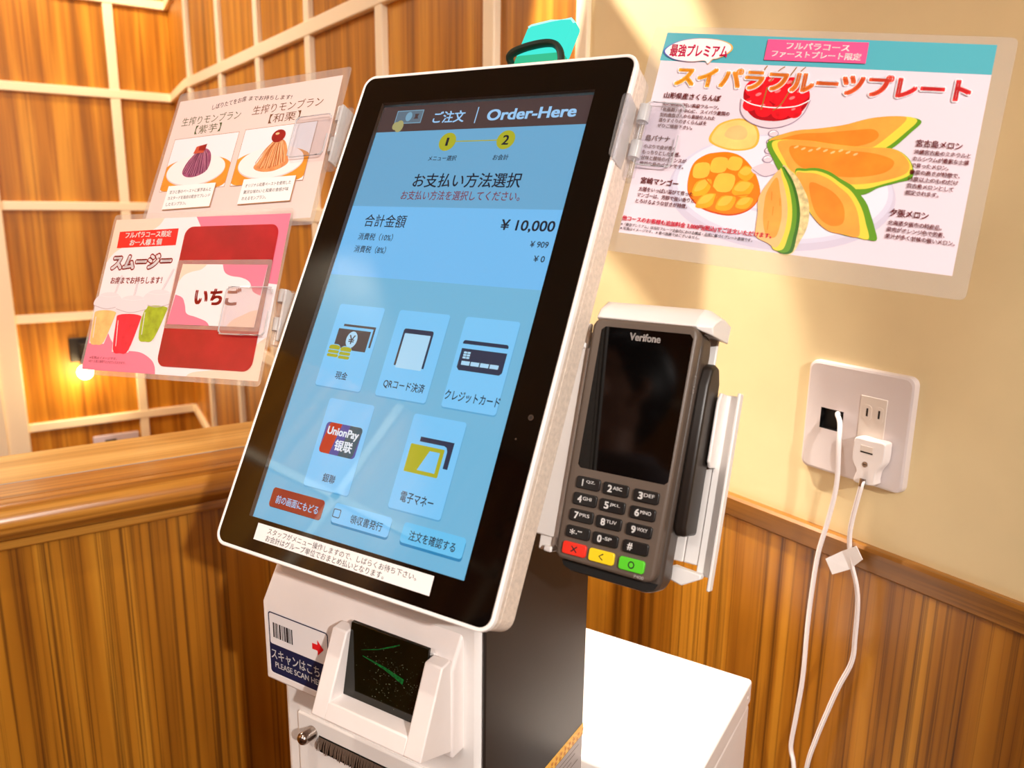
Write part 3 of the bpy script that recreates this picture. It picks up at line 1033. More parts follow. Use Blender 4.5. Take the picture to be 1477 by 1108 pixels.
# hood above the terminal: folded sheet with a roof ridge
hp = [(84.2, -3), (90.5, -7), (97.5, -17), (99.0, -30), (97.0, -48), (82.5, -48), (82.5, -6)]
b.prism([(y / 1000, h / 1000) for y, h in hp], -0.0385, 0.0315, 'x', 'white_metal')
n0 = len(b.v)
L_ = [(0.0315, y / 1000, h / 1000) for y, h in hp]
R_ = [(0.0400, 0.0855, -0.010), (0.0405, 0.0890, -0.014), (0.0410, 0.0930, -0.022), (0.0415, 0.0935, -0.032), (0.0415, 0.0920, -0.046), (0.0410, 0.0800, -0.046), (0.0405, 0.0800, -0.013)]
nh = len(hp)
b.add(L_ + R_, [(i, (i + 1) % nh, nh + (i + 1) % nh, nh + i) for i in range(nh)] + [tuple(range(nh, 2 * nh))], 'white_metal')
b.build('hood', hol, 0.0008)
b = MB()
b.box(-0.0445, 0.0340, -0.070, 0.083, -0.0500, -0.0472, 'white_metal')
b.box(0.0340, 0.0480, -0.070, 0.044, -0.0500, -0.0472, 'white_metal')
b.build('back_plate', hol, 0.001)
b = MB()
b.box(-0.0445, -0.0420, -0.074, 0.074, -0.050, -0.006, 'white_metal')
b.box(-0.0600, -0.0405, -0.069, 0.063, -0.0080, -0.0060, 'white_metal')
b.build('side_plate', hol, 0.001)
for y0, y1 in ((62, 80), (-79, -58)):
    b = MB()
    b.box(-0.0560, -0.0438, y0 / 1000, y1 / 1000, -0.012, -0.008, 'white_metal')
    b.box(-0.0500, -0.0438, y0 / 1000, y0 / 1000 + 0.004, -0.020, -0.004, 'white_metal')
    b.build('hook', hol, 0.001)
b = MB()
b.box(0.0440, 0.0560, -0.076, 0.046, -0.0490, -0.0465, 'white_metal')
b.box(0.0540, 0.0562, -0.084, 0.048, -0.0490, -0.0410, 'white_metal')
b.prism([(0.046, -0.0465), (0.046, -0.034), (0.040, -0.030), (0.000, -0.030), (-0.004, -0.034), (-0.004, -0.0465)], 0.0440, 0.0462, 'x', 'white_metal')
b.build('side_rail', hol, 0.0007)
b = MB()
b.prism(mm([(30, -72), (50, -74), (50, -77), (38, -84), (30, -82)]), -0.046, -0.038, 'z', 'white_metal')
b.build('bottom_tab', hol, 0.0008)

# ================================================================ white cabinet behind the kiosk
CK = (-0.40, 0.70)
cab = empty('cash_cabinet', frame((CK[0], CK[1], FL), (1, 0, 0), (0, 1, 0)), 'low white box cabinet with a flat top, standing behind the kiosk column', 'cabinet')
ct = -0.52
b = MB()
b.box(-0.205, 0.2145, -0.088, 0.131, 0.02, zz(ct) - 0.031, 'white_metal')
b.build('cabinet_body', cab, 0.003)
b = MB()
b.box(-0.2055, 0.2155, -0.089, 0.1325, zz(ct) - 0.0295, zz(ct), 'white_metal')
b.build('lid', cab, 0.004, 3)
b = MB()
b.box(-0.20, 0.21, -0.08, 0.125, 0.0, 0.022, 'black_matte')
b.build('plinth', cab)
b = MB()
b.tube([(0.2150, 0.118, zz(ct) - 0.016), (0.2162, 0.118, zz(ct) - 0.016)], 0.0022, 'white_plastic', 12)
b.build('screw', cab)

# ================================================================ wall outlet
WO = Matrix(((0, 0, -1, 0.775), (-1, 0, 0, 0.467), (0, 1, 0, zz(-0.2255)), (0, 0, 0, 1)))
out = empty('wall_outlet', WO, 'square off-white outlet plate with a dark square hole and two-slot socket on the cream wall', 'outlet')
b = MB()
mat('plate_white', (218, 206, 204), 0.3, coat=0.2)
mat('module_white', (222, 208, 196), 0.35)
ho_, hi_ = rrect(-0.0605, -0.0610, 0.0605, 0.0610, 0.009, 6), rrect(-0.0575, -0.0580, 0.0575, 0.0580, 0.008, 6)
hx0, hx1, hy0, hy1 = -0.0405, -0.0130, -0.0125, 0.0105
b2 = Art(0)
b2.poly([(x * 1000, y * 1000) for x, y in hi_], 'plate_white', holes=[[(hx0 * 1000, hy0 * 1000), (hx1 * 1000, hy0 * 1000), (hx1 * 1000, hy1 * 1000), (hx0 * 1000, hy1 * 1000)]])
b.add([(p[0], p[1], 0.0085) for p in b2.v], b2.f, 'plate_white')
n_ = len(ho_)
rings = [(ho_, 0.0), (ho_, 0.0045), ([((a[0] + c[0]) / 2 + (a[0] - c[0]) * 0.25, (a[1] + c[1]) / 2 + (a[1] - c[1]) * 0.25) for a, c in zip(ho_, hi_)], 0.0075), (hi_, 0.0085)]
b.add([(p[0], p[1], h) for rg, h in rings for p in rg], [(k_ * n_ + i, k_ * n_ + (i + 1) % n_, (k_ + 1) * n_ + (i + 1) % n_, (k_ + 1) * n_ + i) for k_ in range(3) for i in range(n_)], 'plate_white')
b.build('plate', out, smooth=50)
b = MB()
b.box(hx0, hx1, hy0, hy1, 0.0005, 0.0015, 'black_matte')
for x0, x1, y0, y1 in ((hx0 - 0.001, hx0, hy0, hy1), (hx1, hx1 + 0.001, hy0, hy1), (hx0, hx1, hy0 - 0.001, hy0), (hx0, hx1, hy1, hy1 + 0.001)):
    b.box(x0, x1, y0, y1, 0.001, 0.0084, 'black_matte')
o = b.build('cable_hole', out)
o['label'] = 'dark square hole'
b = MB()
b.box(0.0050, 0.0345, -0.0375, 0.0335, 0.007, 0.0093, 'module_white')
mod = b.build('socket_module', out, 0.0006)
b = MB()
for x in (0.0140, 0.0272):
    b.prism(rrect(x - 0.0048, 0.0080, x + 0.0048, 0.0245, 0.004, 4), 0.0091, 0.0097, 'z', 'module_white')
    b.box(x - 0.0010, x + 0.0010, 0.0125, 0.0210, 0.0095, 0.0099, 'black_matte')
b.build('slots', mod)

# plug with its two-core cord
plu = empty('power_plug', WO, 'white two-pin plug with a hanging twin cord, in the lower socket of the wall outlet', 'plug')
b = MB()
pp = sm([(0.0126, -0.0085), (0.0290, -0.0080), (0.0435, -0.0078), (0.0455, -0.0140), (0.0448, -0.0290), (0.0390, -0.0400), (0.0378, -0.0490), (0.0372, -0.0545), (0.0260, -0.0565), (0.0150, -0.0558), (0.0158, -0.0490), (0.0165, -0.0430), (0.0110, -0.0330), (0.0108, -0.0180)], 4)
b.prism(pp, 0.0095, 0.0230, 'z', 'white_plastic')
pb = b.build('plug_body', plu, 0.003, 3)
b = MB()
b.box(0.0195, 0.0330, -0.0215, -0.0150, 0.0222, 0.0233, 'module_white')
b.box(0.0195, 0.0330, -0.0225, -0.0210, 0.0222, 0.0234, 'black_matte')
b.build('plug_window', pb)
b = MB()
b.tube([(0.0262, -0.0345, 0.0225), (0.0262, -0.0345, 0.0236)], 0.0030, 'chrome', 16)
b.box(0.0240, 0.0284, -0.0349, -0.0341, 0.0235, 0.0238, 'black_matte')
b.build('plug_screw', pb)


def wl(p):
    """room point (height relative to the lens) to the outlet's frame"""
    return (0.467 - p[1], p[2] + 0.2255, 0.775 - p[0])


cord = [(0.752, 0.4408, -0.277), (0.748, 0.4402, -0.2845), (0.748, 0.4453, -0.3202), (0.748, 0.4461, -0.3432), (0.748, 0.4412, -0.3678), (0.748, 0.4325, -0.3906), (0.748, 0.4284, -0.4124), (0.748, 0.4271, -0.4475), (0.748, 0.4274, -0.4782), (0.748, 0.4391, -0.5157), (0.748, 0.4491, -0.5532), (0.748, 0.4592, -0.5952), (0.748, 0.4665, -0.6365), (0.75, 0.472, -0.72), (0.75, 0.46, -0.90), (0.75, 0.45, -1.15), (0.74, 0.44, -1.33)]
cs = sm([wl(p) for p in cord], 6, False)
b = MB()
mat('cord_white', (240, 230, 228), 0.4)
for sgn in (-1, 1):
    b.tube([(p[0] + sgn * 0.00135, p[1], p[2] + sgn * 0.0005) for p in cs], 0.00165, 'cord_white', 8)
b.tube([wl((0.7515, 0.4408, -0.2755)), wl((0.749, 0.4404, -0.2835))], 0.0032, 'chrome', 10)
b.build('cord', plu)
b = MB()
tg = [wl(p) for p in ((0.746, 0.4697, -0.3749), (0.746, 0.4530, -0.3600), (0.746, 0.435, -0.3464), (0.746, 0.4258, -0.3577), (0.746, 0.4420, -0.3770), (0.746, 0.4603, -0.3899))]
dz = [0.0, -0.0025, 0.002, 0.003, -0.0025, -0.001]
b.add([(p[0], p[1], p[2] + d) for p, d in zip(tg, dz)] + [(p[0], p[1], p[2] + d + 0.0006) for p, d in zip(tg, dz)], [(0, 1, 4, 5), (1, 2, 3, 4), (6, 11, 10, 7), (7, 10, 9, 8), (0, 6, 7, 1), (1, 7, 8, 2), (2, 8, 9, 3), (3, 9, 10, 4), (4, 10, 11, 5), (5, 11, 6, 0)], 'paper_white')
o = b.build('cord_tag', plu, smooth=0)
o['label'] = 'folded white tape tag around the cord'

lan = [(0.772, 0.4880, -0.2195), (0.763, 0.4850, -0.2180), (0.752, 0.4740, -0.2240), (0.745, 0.4683, -0.2435), (0.745, 0.4659, -0.289), (0.745, 0.4719, -0.3343), (0.745, 0.4788, -0.3725), (0.745, 0.4816, -0.42), (0.745, 0.4824, -0.464), (0.745, 0.4816, -0.5248), (0.745, 0.4847, -0.5759), (0.745, 0.4875, -0.6112), (0.745, 0.4867, -0.6249), (0.745, 0.4808, -0.6446), (0.745, 0.470, -0.72), (0.74, 0.48, -0.95), (0.735, 0.50, -1.2), (0.72, 0.52, -1.33)]
b = MB()
b.tube(sm([(p[0], p[1], zz(p[2])) for p in lan], 6, False), 0.0026, 'cord_white', 10)
tag(b.build('network_cable'), 'round white cable coming out of the square hole of the wall outlet plate', 'cable')

# ================================================================ laminated menu sheets
P = lambda n, c, **k: mat(n, c, k.get('rough', 0.22), spec=0.35, noise=k.get('noise', 0.0), nscale=k.get('nscale', 60))
P('m_paper', (230, 212, 222))
P('m_teal', (84, 172, 186))
P('m_pink', (250, 88, 142))
P('m_magenta', (222, 22, 84))
P('m_text', (120, 26, 34))
P('m_small', (70, 44, 50))
P('m_pred', (226, 30, 70))
P('m_plate', (232, 226, 238))
P('m_plate_rim', (214, 208, 226))
P('m_shadow', (206, 196, 214))
P('m_flesh', (254, 160, 66), noise=0.06)
P('m_flesh_deep', (250, 132, 38), noise=0.06)
P('m_flesh_pale', (253, 186, 120), noise=0.05)
P('m_rim_yellow', (222, 206, 70))
P('m_rind', (96, 148, 34))
P('m_rind_dark', (54, 104, 26))
P('m_net', (218, 196, 140), noise=0.16, nscale=260)
P('m_mango', (255, 166, 32), noise=0.05)
P('m_mango_light', (255, 186, 66), noise=0.04)
P('m_mango_dark', (240, 124, 12), noise=0.05)
P('m_skin', (206, 70, 10))
P('m_banana', (248, 204, 118), noise=0.06)
P('m_banana_rim', (240, 178, 70))
P('m_cherry', (226, 20, 34), noise=0.14, nscale=110)
P('m_cherry_dark', (170, 8, 24))
P('m_cherry_light', (250, 120, 124))
P('m_stem', (150, 110, 50))
P('m_glass', (222, 202, 212))
P('m_glass_line', (150, 128, 150))
P('m_glass_hi', (252, 248, 252))
ramp_x('m_title', (255, 178, 24), (232, 26, 30), -0.088, 0.060)
ramp_x('m_oval', (44, 84, 190), (250, 176, 60), -0.104, -0.056)


def sheet(name, mw, label, x0, y0, x1, y1, r=0.004):
    e = empty(name, mw, label, 'menu sheet')
    b = MB()
    b.prism(rrect(x0, y0, x1, y1, r, 4), -0.0002, 0.0, 'z', 'laminate')
    f = b.build('laminate_film', e, smooth=0)
    f.location.z = -0.0001
    f['label'] = 'clear laminate film with see-through margin'
    return e


MM = frame((-0.128124, 0.567279, 0.039329), (0.98596, 0.13553, -0.09756), (0.04274, 0.35995, 0.93199))
mel = sheet('menu_sheet', MM, 'laminated fruit plate menu sheet with melon, mango and cherries, right of the display', -0.1135, -0.0884, 0.1150, 0.0798)
a = Art(0.008)
a.poly([(-105, -74.6), (105.4, -74.3), (104, 74.5), (-104, 74.8)], 'm_paper')
a.poly([(-104.9, 53.6), (104.2, 54.8), (104, 74.5), (-104, 74.8)], 'm_teal')
a.poly(ell(-6, -34, 72, 39, 60), 'm_shadow')
a.poly(ell(-6, -31, 70, 37, 60), 'm_plate_rim')
a.poly(ell(-6, -30, 67, 35, 60), 'm_plate')
a.poly(ell(-4, -27, 48, 22, 50), 'm_plate_rim')
a.poly(ell(-4, -26, 47, 21, 50), 'm_plate')
# banana slice
bn = sm([(-57.5, -2.7), (-55.5, 7), (-50, 12), (-40, 15), (-30, 12), (-25, 4), (-26, -4), (-34, -7.5), (-46, -7.5)])
a.poly(bn, 'm_banana_rim')
a.poly(inset(bn, 0.9), 'm_banana')
a.poly(inset(bn, 0.45, (-40, 6)), 'm_flesh_pale')
# mango hedgehog
mg = sm([(-65.4, -32.4), (-64.5, -20), (-58, -13), (-50.7, -10.4), (-42, -9.4), (-33, -12), (-24, -20), (-18, -30), (-16.2, -38), (-20, -46), (-28, -51), (-38, -52.3), (-52, -49.5), (-62, -42)])
a.poly([(p[0], p[1] - 1.2) for p in mg], 'm_skin')
a.poly(mg, 'm_mango_dark')
for (x, y, w, h, rot, l) in ((-58, -24, 11, 10, .12, 1), (-47, -19, 11, 10, .05, 1), (-37, -17, 9, 9, -.15, 1), (-28, -23, 9, 9, -.5, 0), (-55, -36, 13, 9, .1, 0), (-41, -31, 13, 12, -.05, 1), (-28, -34, 12, 10, -.3, 0), (-50, -45, 13, 8, -.1, 0), (-37, -45, 12, 9, -.1, 0), (-25, -43.5, 10, 7, -.2, 0)):
    qd = ell(x, y, w * .62, h * .62, 4, rot + math.pi / 4)
    a.poly(sm(qd, 4), 'm_mango_light' if l else 'm_mango')
    a.poly(sm(ell(x - .6, y + h * .16, w * .46, h * .34, 4, rot + math.pi / 4), 4), 'm_mango_light')
a.line([(-64, -33), (-54, -29.5), (-44, -38.5), (-32, -39.5), (-17, -36)], [.3, .9, 1.2, .9, .3], 'm_mango_dark')
a.line([(-44, -38), (-44.5, -45), (-45, -51)], [.9, 1.2, .5], 'm_mango_dark')
# footed glass
a.poly(sm([(-24.5, -18.5), (-16, -14.5), (-8, -17.5), (-8.2, -21.5), (-16, -24), (-24, -22)]), 'm_glass')
a.line(sm([(-24.5, -20), (-16, -24), (-8, -20.5)], 6, False), .5, 'm_glass_line')
a.poly([(-18.6, 10), (-18.2, -16), (-13.8, -16), (-14.4, 10)], 'm_glass')
for i in range(4):
    a.poly(ell(-16.4, 6 - i * 6, 3.4, 2.6, 24), 'm_glass_line')
    a.poly(ell(-16.3, 6.1 - i * 6, 2.9, 2.1, 24), 'm_glass')
    a.line(sm([(-18.6, 6.4 - i * 6), (-17.2, 7.6 - i * 6), (-15.4, 7.7 - i * 6)], 5, False), .7, 'm_glass_hi')
bowl = sm([(-42.4, 29), (-40.5, 19), (-33, 12.5), (-20, 9.5), (-8, 13), (-0.5, 20.5), (2.2, 31), (-6, 26.5), (-20, 24.5), (-34, 25.5)])
a.poly(bowl, 'm_glass')
a.poly(sm([(-41.5, 36), (-36, 43), (-24, 46), (-10, 44.5), (-1, 39), (1.5, 31), (-2, 22), (-10, 16.5), (-20, 14.5), (-31, 16), (-39, 24)]), 'm_cherry_dark')
for x, y, r in ((-35, 37, 6.5), (-24, 41, 6.5), (-12, 40, 6.5), (-4.5, 34.5, 5.5), (-30, 30, 6.8), (-18, 33, 7), (-8, 29, 6.5), (-35.5, 25, 5), (-26, 22.5, 6), (-15, 22, 6.2), (-6, 22, 4.6)):
    a.poly(ell(x, y, r, r * .95, 24), 'm_cherry')
    a.poly(ell(x - r * .25, y + r * .4, r * .3, r * .16, 12, .5), 'm_cherry_light')
a.line(sm([(-42.4, 29), (-34, 25.3), (-20, 24), (-6, 26), (2.2, 31)], 6, False), .7, 'm_glass_hi')
a.line(sm([(-42.4, 29), (-40.5, 19), (-33, 12.5), (-20, 9.5), (-8, 13), (-0.5, 20.5), (2.2, 31)], 6, False), .5, 'm_glass_line')
for l_ in (((-31, 40), (-31.6, 49), (-30.0, 53.4)), ((-26, 42), (-22, 50), (-18.5, 53.2)), ((-17, 41), (-13, 49), (-11, 53.4)), ((-12, 41), (-8, 50), (-5.2, 53.6)), ((-27.8, 22), (-27.4, 30), (-27, 38)), ((-20, 22), (-15.5, 27), (-11, 40))):
    a.line(sm(list(l_), 5, False), .7, 'm_stem')


def melon(outer, flesh_pts, deep_pts, ylw=None):
    a.poly(sm(outer), 'm_rind')
    if ylw:
        a.poly(sm(ylw), 'm_rim_yellow')
    a.poly(sm(flesh_pts), 'm_flesh')
    a.poly(sm(deep_pts), 'm_flesh_deep')


melon([(-18, -.2), (-5.2, 8.3), (10.9, 11.8), (26, 15.5), (41.8, 21.5), (58, 24), (70.6, 22), (66.5, 14), (54.7, .2), (39.7, -1.2), (20, -2)],
      [(-17, -.2), (-5.2, 8.3), (10.9, 11.8), (26, 15.5), (41.8, 21.5), (58, 24), (62, 22), (56, 13), (46, 2), (36, -1), (16, -2)],
      [(-12, .5), (0, 7), (14, 9), (30, 12), (44, 14), (48, 9), (40, 3), (20, -1)],
      [(-17.5, -.2), (-5.2, 8.3), (10.9, 11.8), (26, 15.5), (41.8, 21.5), (58, 24), (68.2, 22.3), (63.5, 14), (51.5, .8), (37, -1.2), (16, -2)])
melon([(-18.4, .2), (4, 3), (23, 2), (41.2, 1.6), (58.9, 2), (69.5, -5), (72.5, -15.5), (65, -19.5), (54.8, -24), (46, -29.8), (30, -30.5), (8, -26), (-4.5, -22), (-12, -13)],
      [(-12, .5), (4, 2.8), (23, 1.8), (41.2, 1.4), (58.5, 1.8), (68, -5), (68.5, -13), (56, -19.5), (40, -23.5), (20, -23.5), (2, -19.5), (-6, -11)],
      [(-4, -2), (12, -1), (30, -1.5), (48, -2), (60, -6), (56, -14), (38, -19), (16, -18.5), (2, -13)],
      [(-15.5, .4), (4, 2.9), (23, 1.9), (41.2, 1.5), (58.7, 1.9), (69, -5), (70.5, -14), (56, -21.8), (44, -26.3), (22, -26.5), (3, -22), (-8.5, -12)])
for i in range(9):
    a.poly(sm(ell(0 + i * 4.6, -2.0 - (i % 3) * .8, 1.6, .7, 5, .6)), 'm_flesh_pale')
melon([(2.5, -18.8), (9, -16), (16, -15), (24, -16.8), (31, -20.6), (38, -24), (43.5, -28.5), (49.5, -35), (53.5, -42.5), (57, -50), (59.6, -58.4), (50, -57.6), (40, -57.2), (26, -52), (14, -40)],
      [(3.5, -20.5), (9, -19), (16, -19), (24, -21.6), (31, -26), (38, -31), (43.5, -38), (47, -46), (49, -57.2), (40, -57), (30, -55.5), (20, -48), (12.5, -36)],
      [(13, -26), (22, -27), (31, -32), (37, -40), (38, -50), (30, -52), (20, -44)],
      [(3, -19.7), (9, -17.8), (16, -17), (24, -19.2), (31, -23.2), (38, -27.4), (43, -32.5), (48, -40), (51.5, -48), (55, -58), (46, -57.4), (30, -55), (18, -46), (11, -34)])
# front slice with netted rind
a.poly(sm([(-5.6, -17.2), (-.5, -18.4), (5, -22.8), (10, -29.5), (14.5, -37), (17.2, -47), (17.4, -56), (15.5, -63.5), (12, -73.6), (6, -73), (8, -50)]), 'm_net')
a.poly(sm([(-6, -17.2), (-1, -20.5), (4.6, -28.5), (9.6, -40), (12, -50), (12.5, -62), (11.4, -73.4), (2, -71), (0, -40)]), 'm_rind_dark')
a.poly(sm([(-6.5, -17.6), (-2, -21.5), (3.2, -29.5), (8, -41), (10.2, -52), (10.4, -62), (9.2, -72.8), (0, -70), (-2, -40)]), 'm_rind')
a.poly(sm([(-7, -18), (-3.4, -22.5), (1, -30), (5.4, -42), (7.4, -53), (7.2, -63), (5.4, -72), (-2, -69.5), (-4, -40)]), 'm_rim_yellow')
a.poly(sm([(-7.2, -18.6), (-4.8, -24), (-1, -32), (2.8, -43), (4.4, -54), (4, -64), (1.4, -71), (-5, -68.6), (-12.6, -65.4), (-14.2, -58), (-14.8, -50), (-16.4, -42), (-16, -36.5), (-11.6, -26)]), 'm_flesh_pale')
a.poly(sm([(-8, -24), (-4, -33), (-.6, -44), (.8, -54), (-.4, -64), (-6, -64), (-10, -56), (-12, -44), (-12, -34)]), 'm_flesh')
for pts in (((-9, -34), (-8, -40)), ((-6, -44), (-5.4, -50)), ((-3, -38), (-2, -43)), ((-7, -54), (-6.5, -60))):
    a.line(list(pts), .5, 'm_flesh_deep')
# headings
ov = sm([(-103.5, 60.4), (-100, 65), (-92, 69), (-80, 71), (-67, 70.5), (-58.5, 68), (-55.6, 64.5), (-58, 60.5), (-64, 56.6), (-67.5, 55.6), (-70, 52.2), (-73, 54.4), (-82, 53.2), (-93, 54), (-100, 56.6)])
a.poly(ov, 'm_oval')
a.poly(inset(ov, 0.955, (-80, 62)), 'paper_white')
a.text('最強プレミアム', -98.6, 56.6, -58.6, 65.6, 'm_magenta', 0.035, 0.02)
a.poly([(-33.2, 57.2), (31.0, 57.9), (30.4, 72.4), (-33.5, 72.1)], 'm_pink')
a.text('フルパラコース', -20.6, 65.8, 19.2, 70.4, 'ink_white', 0.03)
a.text('ファーストプレート限定', -29.0, 59.8, 27.4, 64.6, 'ink_white', 0.03)
a.text('スイパラフルーツプレート', -90.0, 35.6, 94.4, 49.6, 'm_glass_hi', 0.04, 0.004, 0.055)
a.text('スイパラフルーツプレート', -90.0, 35.6, 94.4, 49.6, 'm_title', 0.045, 0.004)


def para(lines, x, y, pitch, size, mt):
    for i, (s, wd) in enumerate(lines):
        a.text(s, x, y - i * pitch, x + wd, y - i * pitch + size, mt, 0.018)


a.text('山形県産さくらんぼ', -95.4, 25.6, -56.0, 30.0, 'm_text', 0.025)
para([('旬の期間が短い高級フルーツ。', 39.5), ('「佐藤錦」を中心に、スイパラ農園の', 47.5), ('契約農園さんから直接仕入れた', 38.6), ('選りすぐりのさくらんぼを', 33.6), ('ぜひご堪能下さい。', 24.6)], -95.2, 19.8, 4.0, 2.9, 'm_text')
a.text('島バナナ', -101.4, -6.6, -84.2, -2.2, 'm_text', 0.025)
para([('小ぶりで皮が青く', 22.4), ('もっちりとした食感。', 27.0), ('甘味と酸味のバランスが', 32.0), ('絶妙な島のバナナです。', 31.0)], -101.4, -12.2, 4.2, 3.1, 'm_text')
a.text('宮崎マンゴー', -97.6, -37.8, -71.2, -33.2, 'm_text', 0.025)
para([('太陽をいっぱい浴びて育った', 38.2), ('マンゴーは、芳醇で強い香りと', 40.0), ('とろけるような甘さが特徴。', 36.2)], -97.8, -43.4, 4.4, 3.2, 'm_text')
a.text('他コースのお客様も追加料金 3,000円(税込)でご注文いただけます。', -105 + 0.6, -66.2, -3.0, -62.2, 'm_pred', 0.03)
a.text('※「最強プレミアム」は当社フルーツ企画内における構成・品質に基づくプレート表現です。', -104.4, -69.6, -14.4, -67.2, 'm_small', 0.01)
a.text('※ 写真はイメージです。 ※ 食べ放題ではございません。', -104.2, -72.6, -48.6, -70.2, 'm_small', 0.01)
a.text('宮古島メロン', 70.6, 4.8, 96.4, 9.4, 'm_text', 0.025)
para([('沖縄宮古島のミネラルと', 31.6), ('カルシウムが豊富な土壌', 31.4), ('で育ったメロン。', 21.0), ('糖度の高さが特徴で、', 28.0), ('15度以上のものだけ', 27.8), ('宮古島メロンとして', 26.0), ('認定されます。', 18.6)], 70.4, -.2, 4.45, 3.1, 'm_text')
a.text('夕張メロン', 64.2, -41.6, 85.8, -36.8, 'm_text', 0.025)
para([('北海道夕張市の特産品。', 30.2), ('果肉がオレンジ色で芳香、', 32.6), ('果汁が多く甘味の強いメロン。', 39.0)], 64.2, -47.4, 4.4, 3.2, 'm_text')
a.build('printed_sheet', mel, smooth=0)

# ---- smoothie sheet
SM_ = frame((-0.626376, 0.458033, -0.085067), (0.99046, 0.12917, 0.04792), (-0.09537, 0.39179, 0.9151))
smo = sheet('menu_sheet', SM_, 'laminated smoothie menu sheet with three drink cups and a red panel, left of the display', -0.1085, -0.0785, 0.1078, 0.0792)
P('s_white', (240, 226, 230))
P('s_peach', (246, 206, 186))
P('s_pink', (238, 122, 148))
P('s_red', (222, 36, 36))
P('s_maroon', (150, 22, 26))
P('s_panel', (166, 24, 34), noise=0.10, nscale=25)
P('s_cup', (228, 214, 220))
P('s_cup_line', (190, 172, 180))
P('s_cream', (236, 186, 116), noise=0.06, nscale=120)
P('s_berry', (232, 34, 62), noise=0.08, nscale=120)
P('s_kiwi', (156, 172, 44), noise=0.10, nscale=140)
P('s_fine', (150, 70, 84))
a = Art(0.014)
a.rr(-105, -74, 105, 74, .5, 's_white')
a.poly([(-105, 74), (-42, 74)] + sm([(-42, 74), (-48, 66), (-64, 58), (-84, 48), (-98, 40), (-105, 31)], 5, False), 's_peach')
a.poly([(-2.3, 74), (105, 74), (105, 10)] + sm([(105, 10), (84, 14), (40, 34), (16, 52), (4, 66), (-2.3, 74)], 5, False), 's_pink')
a.poly([(-105, -74), (-105, -34)] + sm([(-105, -34), (-96, -33), (-84, -36), (-74, -46), (-60, -54.5), (-46, -54.2), (-33, -55.5), (-20, -61), (-14, -67), (-11.5, -74)], 5, False), 's_pink')
a.poly([(105, -74), (105, -36)] + sm([(105, -36), (94, -44), (80, -58), (58, -66), (31.9, -70), (25, -74)], 5, False), 's_peach')
a.poly([(-95.8, 45.0), (-20.6, 47.0), (-21.4, 63.4), (-96.6, 61.6)], 's_red')
a.text('フルパラコース限定', -87.8, 55.0, -29.2, 61.0, 'ink_white', 0.03, 0.01)
a.text('お一人様１個', -79.8, 47.4, -39.2, 53.4, 'ink_white', 0.03, 0.01)
a.text('スムージー', -96.6, 24.0, -22.0, 37.0, 's_maroon', 0.04, 0.02, 0.085)
a.text('スムージー', -96.6, 24.0, -22.0, 37.0, 's_white', 0.042, 0.02)
a.text('お席までお持ちします！', -93.4, 9.4, -28.0, 16.2, 's_maroon', 0.025, 0.01)


def cup(xl, xr, ytop, ylip, bl, brr, yb, m, straw):
    a.line(straw, 2.0, 's_cup_line')
    a.line(straw, 1.3, 's_cup')
    dome = sm([(xl - 3, ylip), (xl - 2.5, ylip + 7), (xl + 5, ylip + 12), ((xl + xr) / 2, ylip + 13.2), (xr - 5, ylip + 12), (xr + 2.5, ylip + 7), (xr + 3, ylip), ((xl + xr) / 2, ylip - 3)], 5)
    a.poly(dome, 's_cup')
    a.poly([(xl - 2, ylip), (xr + 2, ylip), (brr + .6, yb - .4), (bl - .6, yb - .4)], 's_cup')
    body = [(xl, ytop), (xr, ytop)] + sm([(xr, ytop), (brr, yb + 2), ((bl + brr) / 2, yb - 1.4), (bl, yb + 2), (xl, ytop)], 4, False)
    a.poly(body[2:], m)
    a.poly(ell((xl + xr) / 2, ytop, (xr - xl) / 2, 2.6, 24), m)
    a.line(sm([(xl - 3, ylip), ((xl + xr) / 2, ylip - 3.2), (xr + 3, ylip)], 6, False), .7, 's_cup_line')
    a.line(sm([(xl + 1, ylip + 10), ((xl + xr) / 2, ylip + 8.5), (xr - 1, ylip + 10)], 6, False), .4, 's_white')
    a.line([(xl + 3, ytop - 4), (bl + 3, yb + 5)], .8, 's_cup')


cup(-105, -76.5, -19, -12, -102.4, -84, -48.5, 's_cream', [(-86, -9), (-80, 18)])
cup(-43, -13, -13.5, -9, -41, -22, -43.5, 's_kiwi', [(-28, -4), (-16, 24)])
cup(-74.5, -42.8, -22, -15, -70, -50, -55.5, 's_berry', [(-59, -16), (-57.5, 12)])
a.text('※写真はイメージです。', -97.6, -63.6, -62, -61.0, 's_fine', 0.0)
a.text('※お一人様１個限りとさせていただきます。', -97.6, -67.0, -50, -64.4, 's_fine', 0.0)
a.rr(-12.0, -66.6, 96.0, 64.4, 9, 's_panel')
a.build('printed_sheet', smo, smooth=0)

# flavour card in its little pocket on the red panel
FC = SM_ @ Matrix.Translation((0, 0, 0.0014))
fla = empty('flavour_card', FC, 'small laminated strawberry flavour card with pink waves, on the red panel of the smoothie sheet', 'card')
a = Art(0.02)
a.poly([(-9.0, -28.2), (90.8, -28.6), (92.4, 27.0), (-5.2, 28.2)], 's_white')
a.poly([(-5.2, 28.2)] + [(24, 27.8)] + sm([(24, 27.8), (18, 23), (8, 21), (-1, 17.5), (-5.9, 11)], 5, False), 's_peach')
a.poly([(92.4, 27.0), (42, 27.6)] + sm([(42, 27.6), (46, 20.5), (54, 17), (66, 15.5), (76, 11.5), (82, 3), (90.9, -.5)], 5, False), 's_pink')
a.poly([(-9, -28.2), (-6.2, -.6)] + sm([(-6.2, -.6), (3, -3.5), (8, -10.5), (12, -18), (24, -21), (36, -24.5), (41, -28.4)], 5, False), 's_pink')
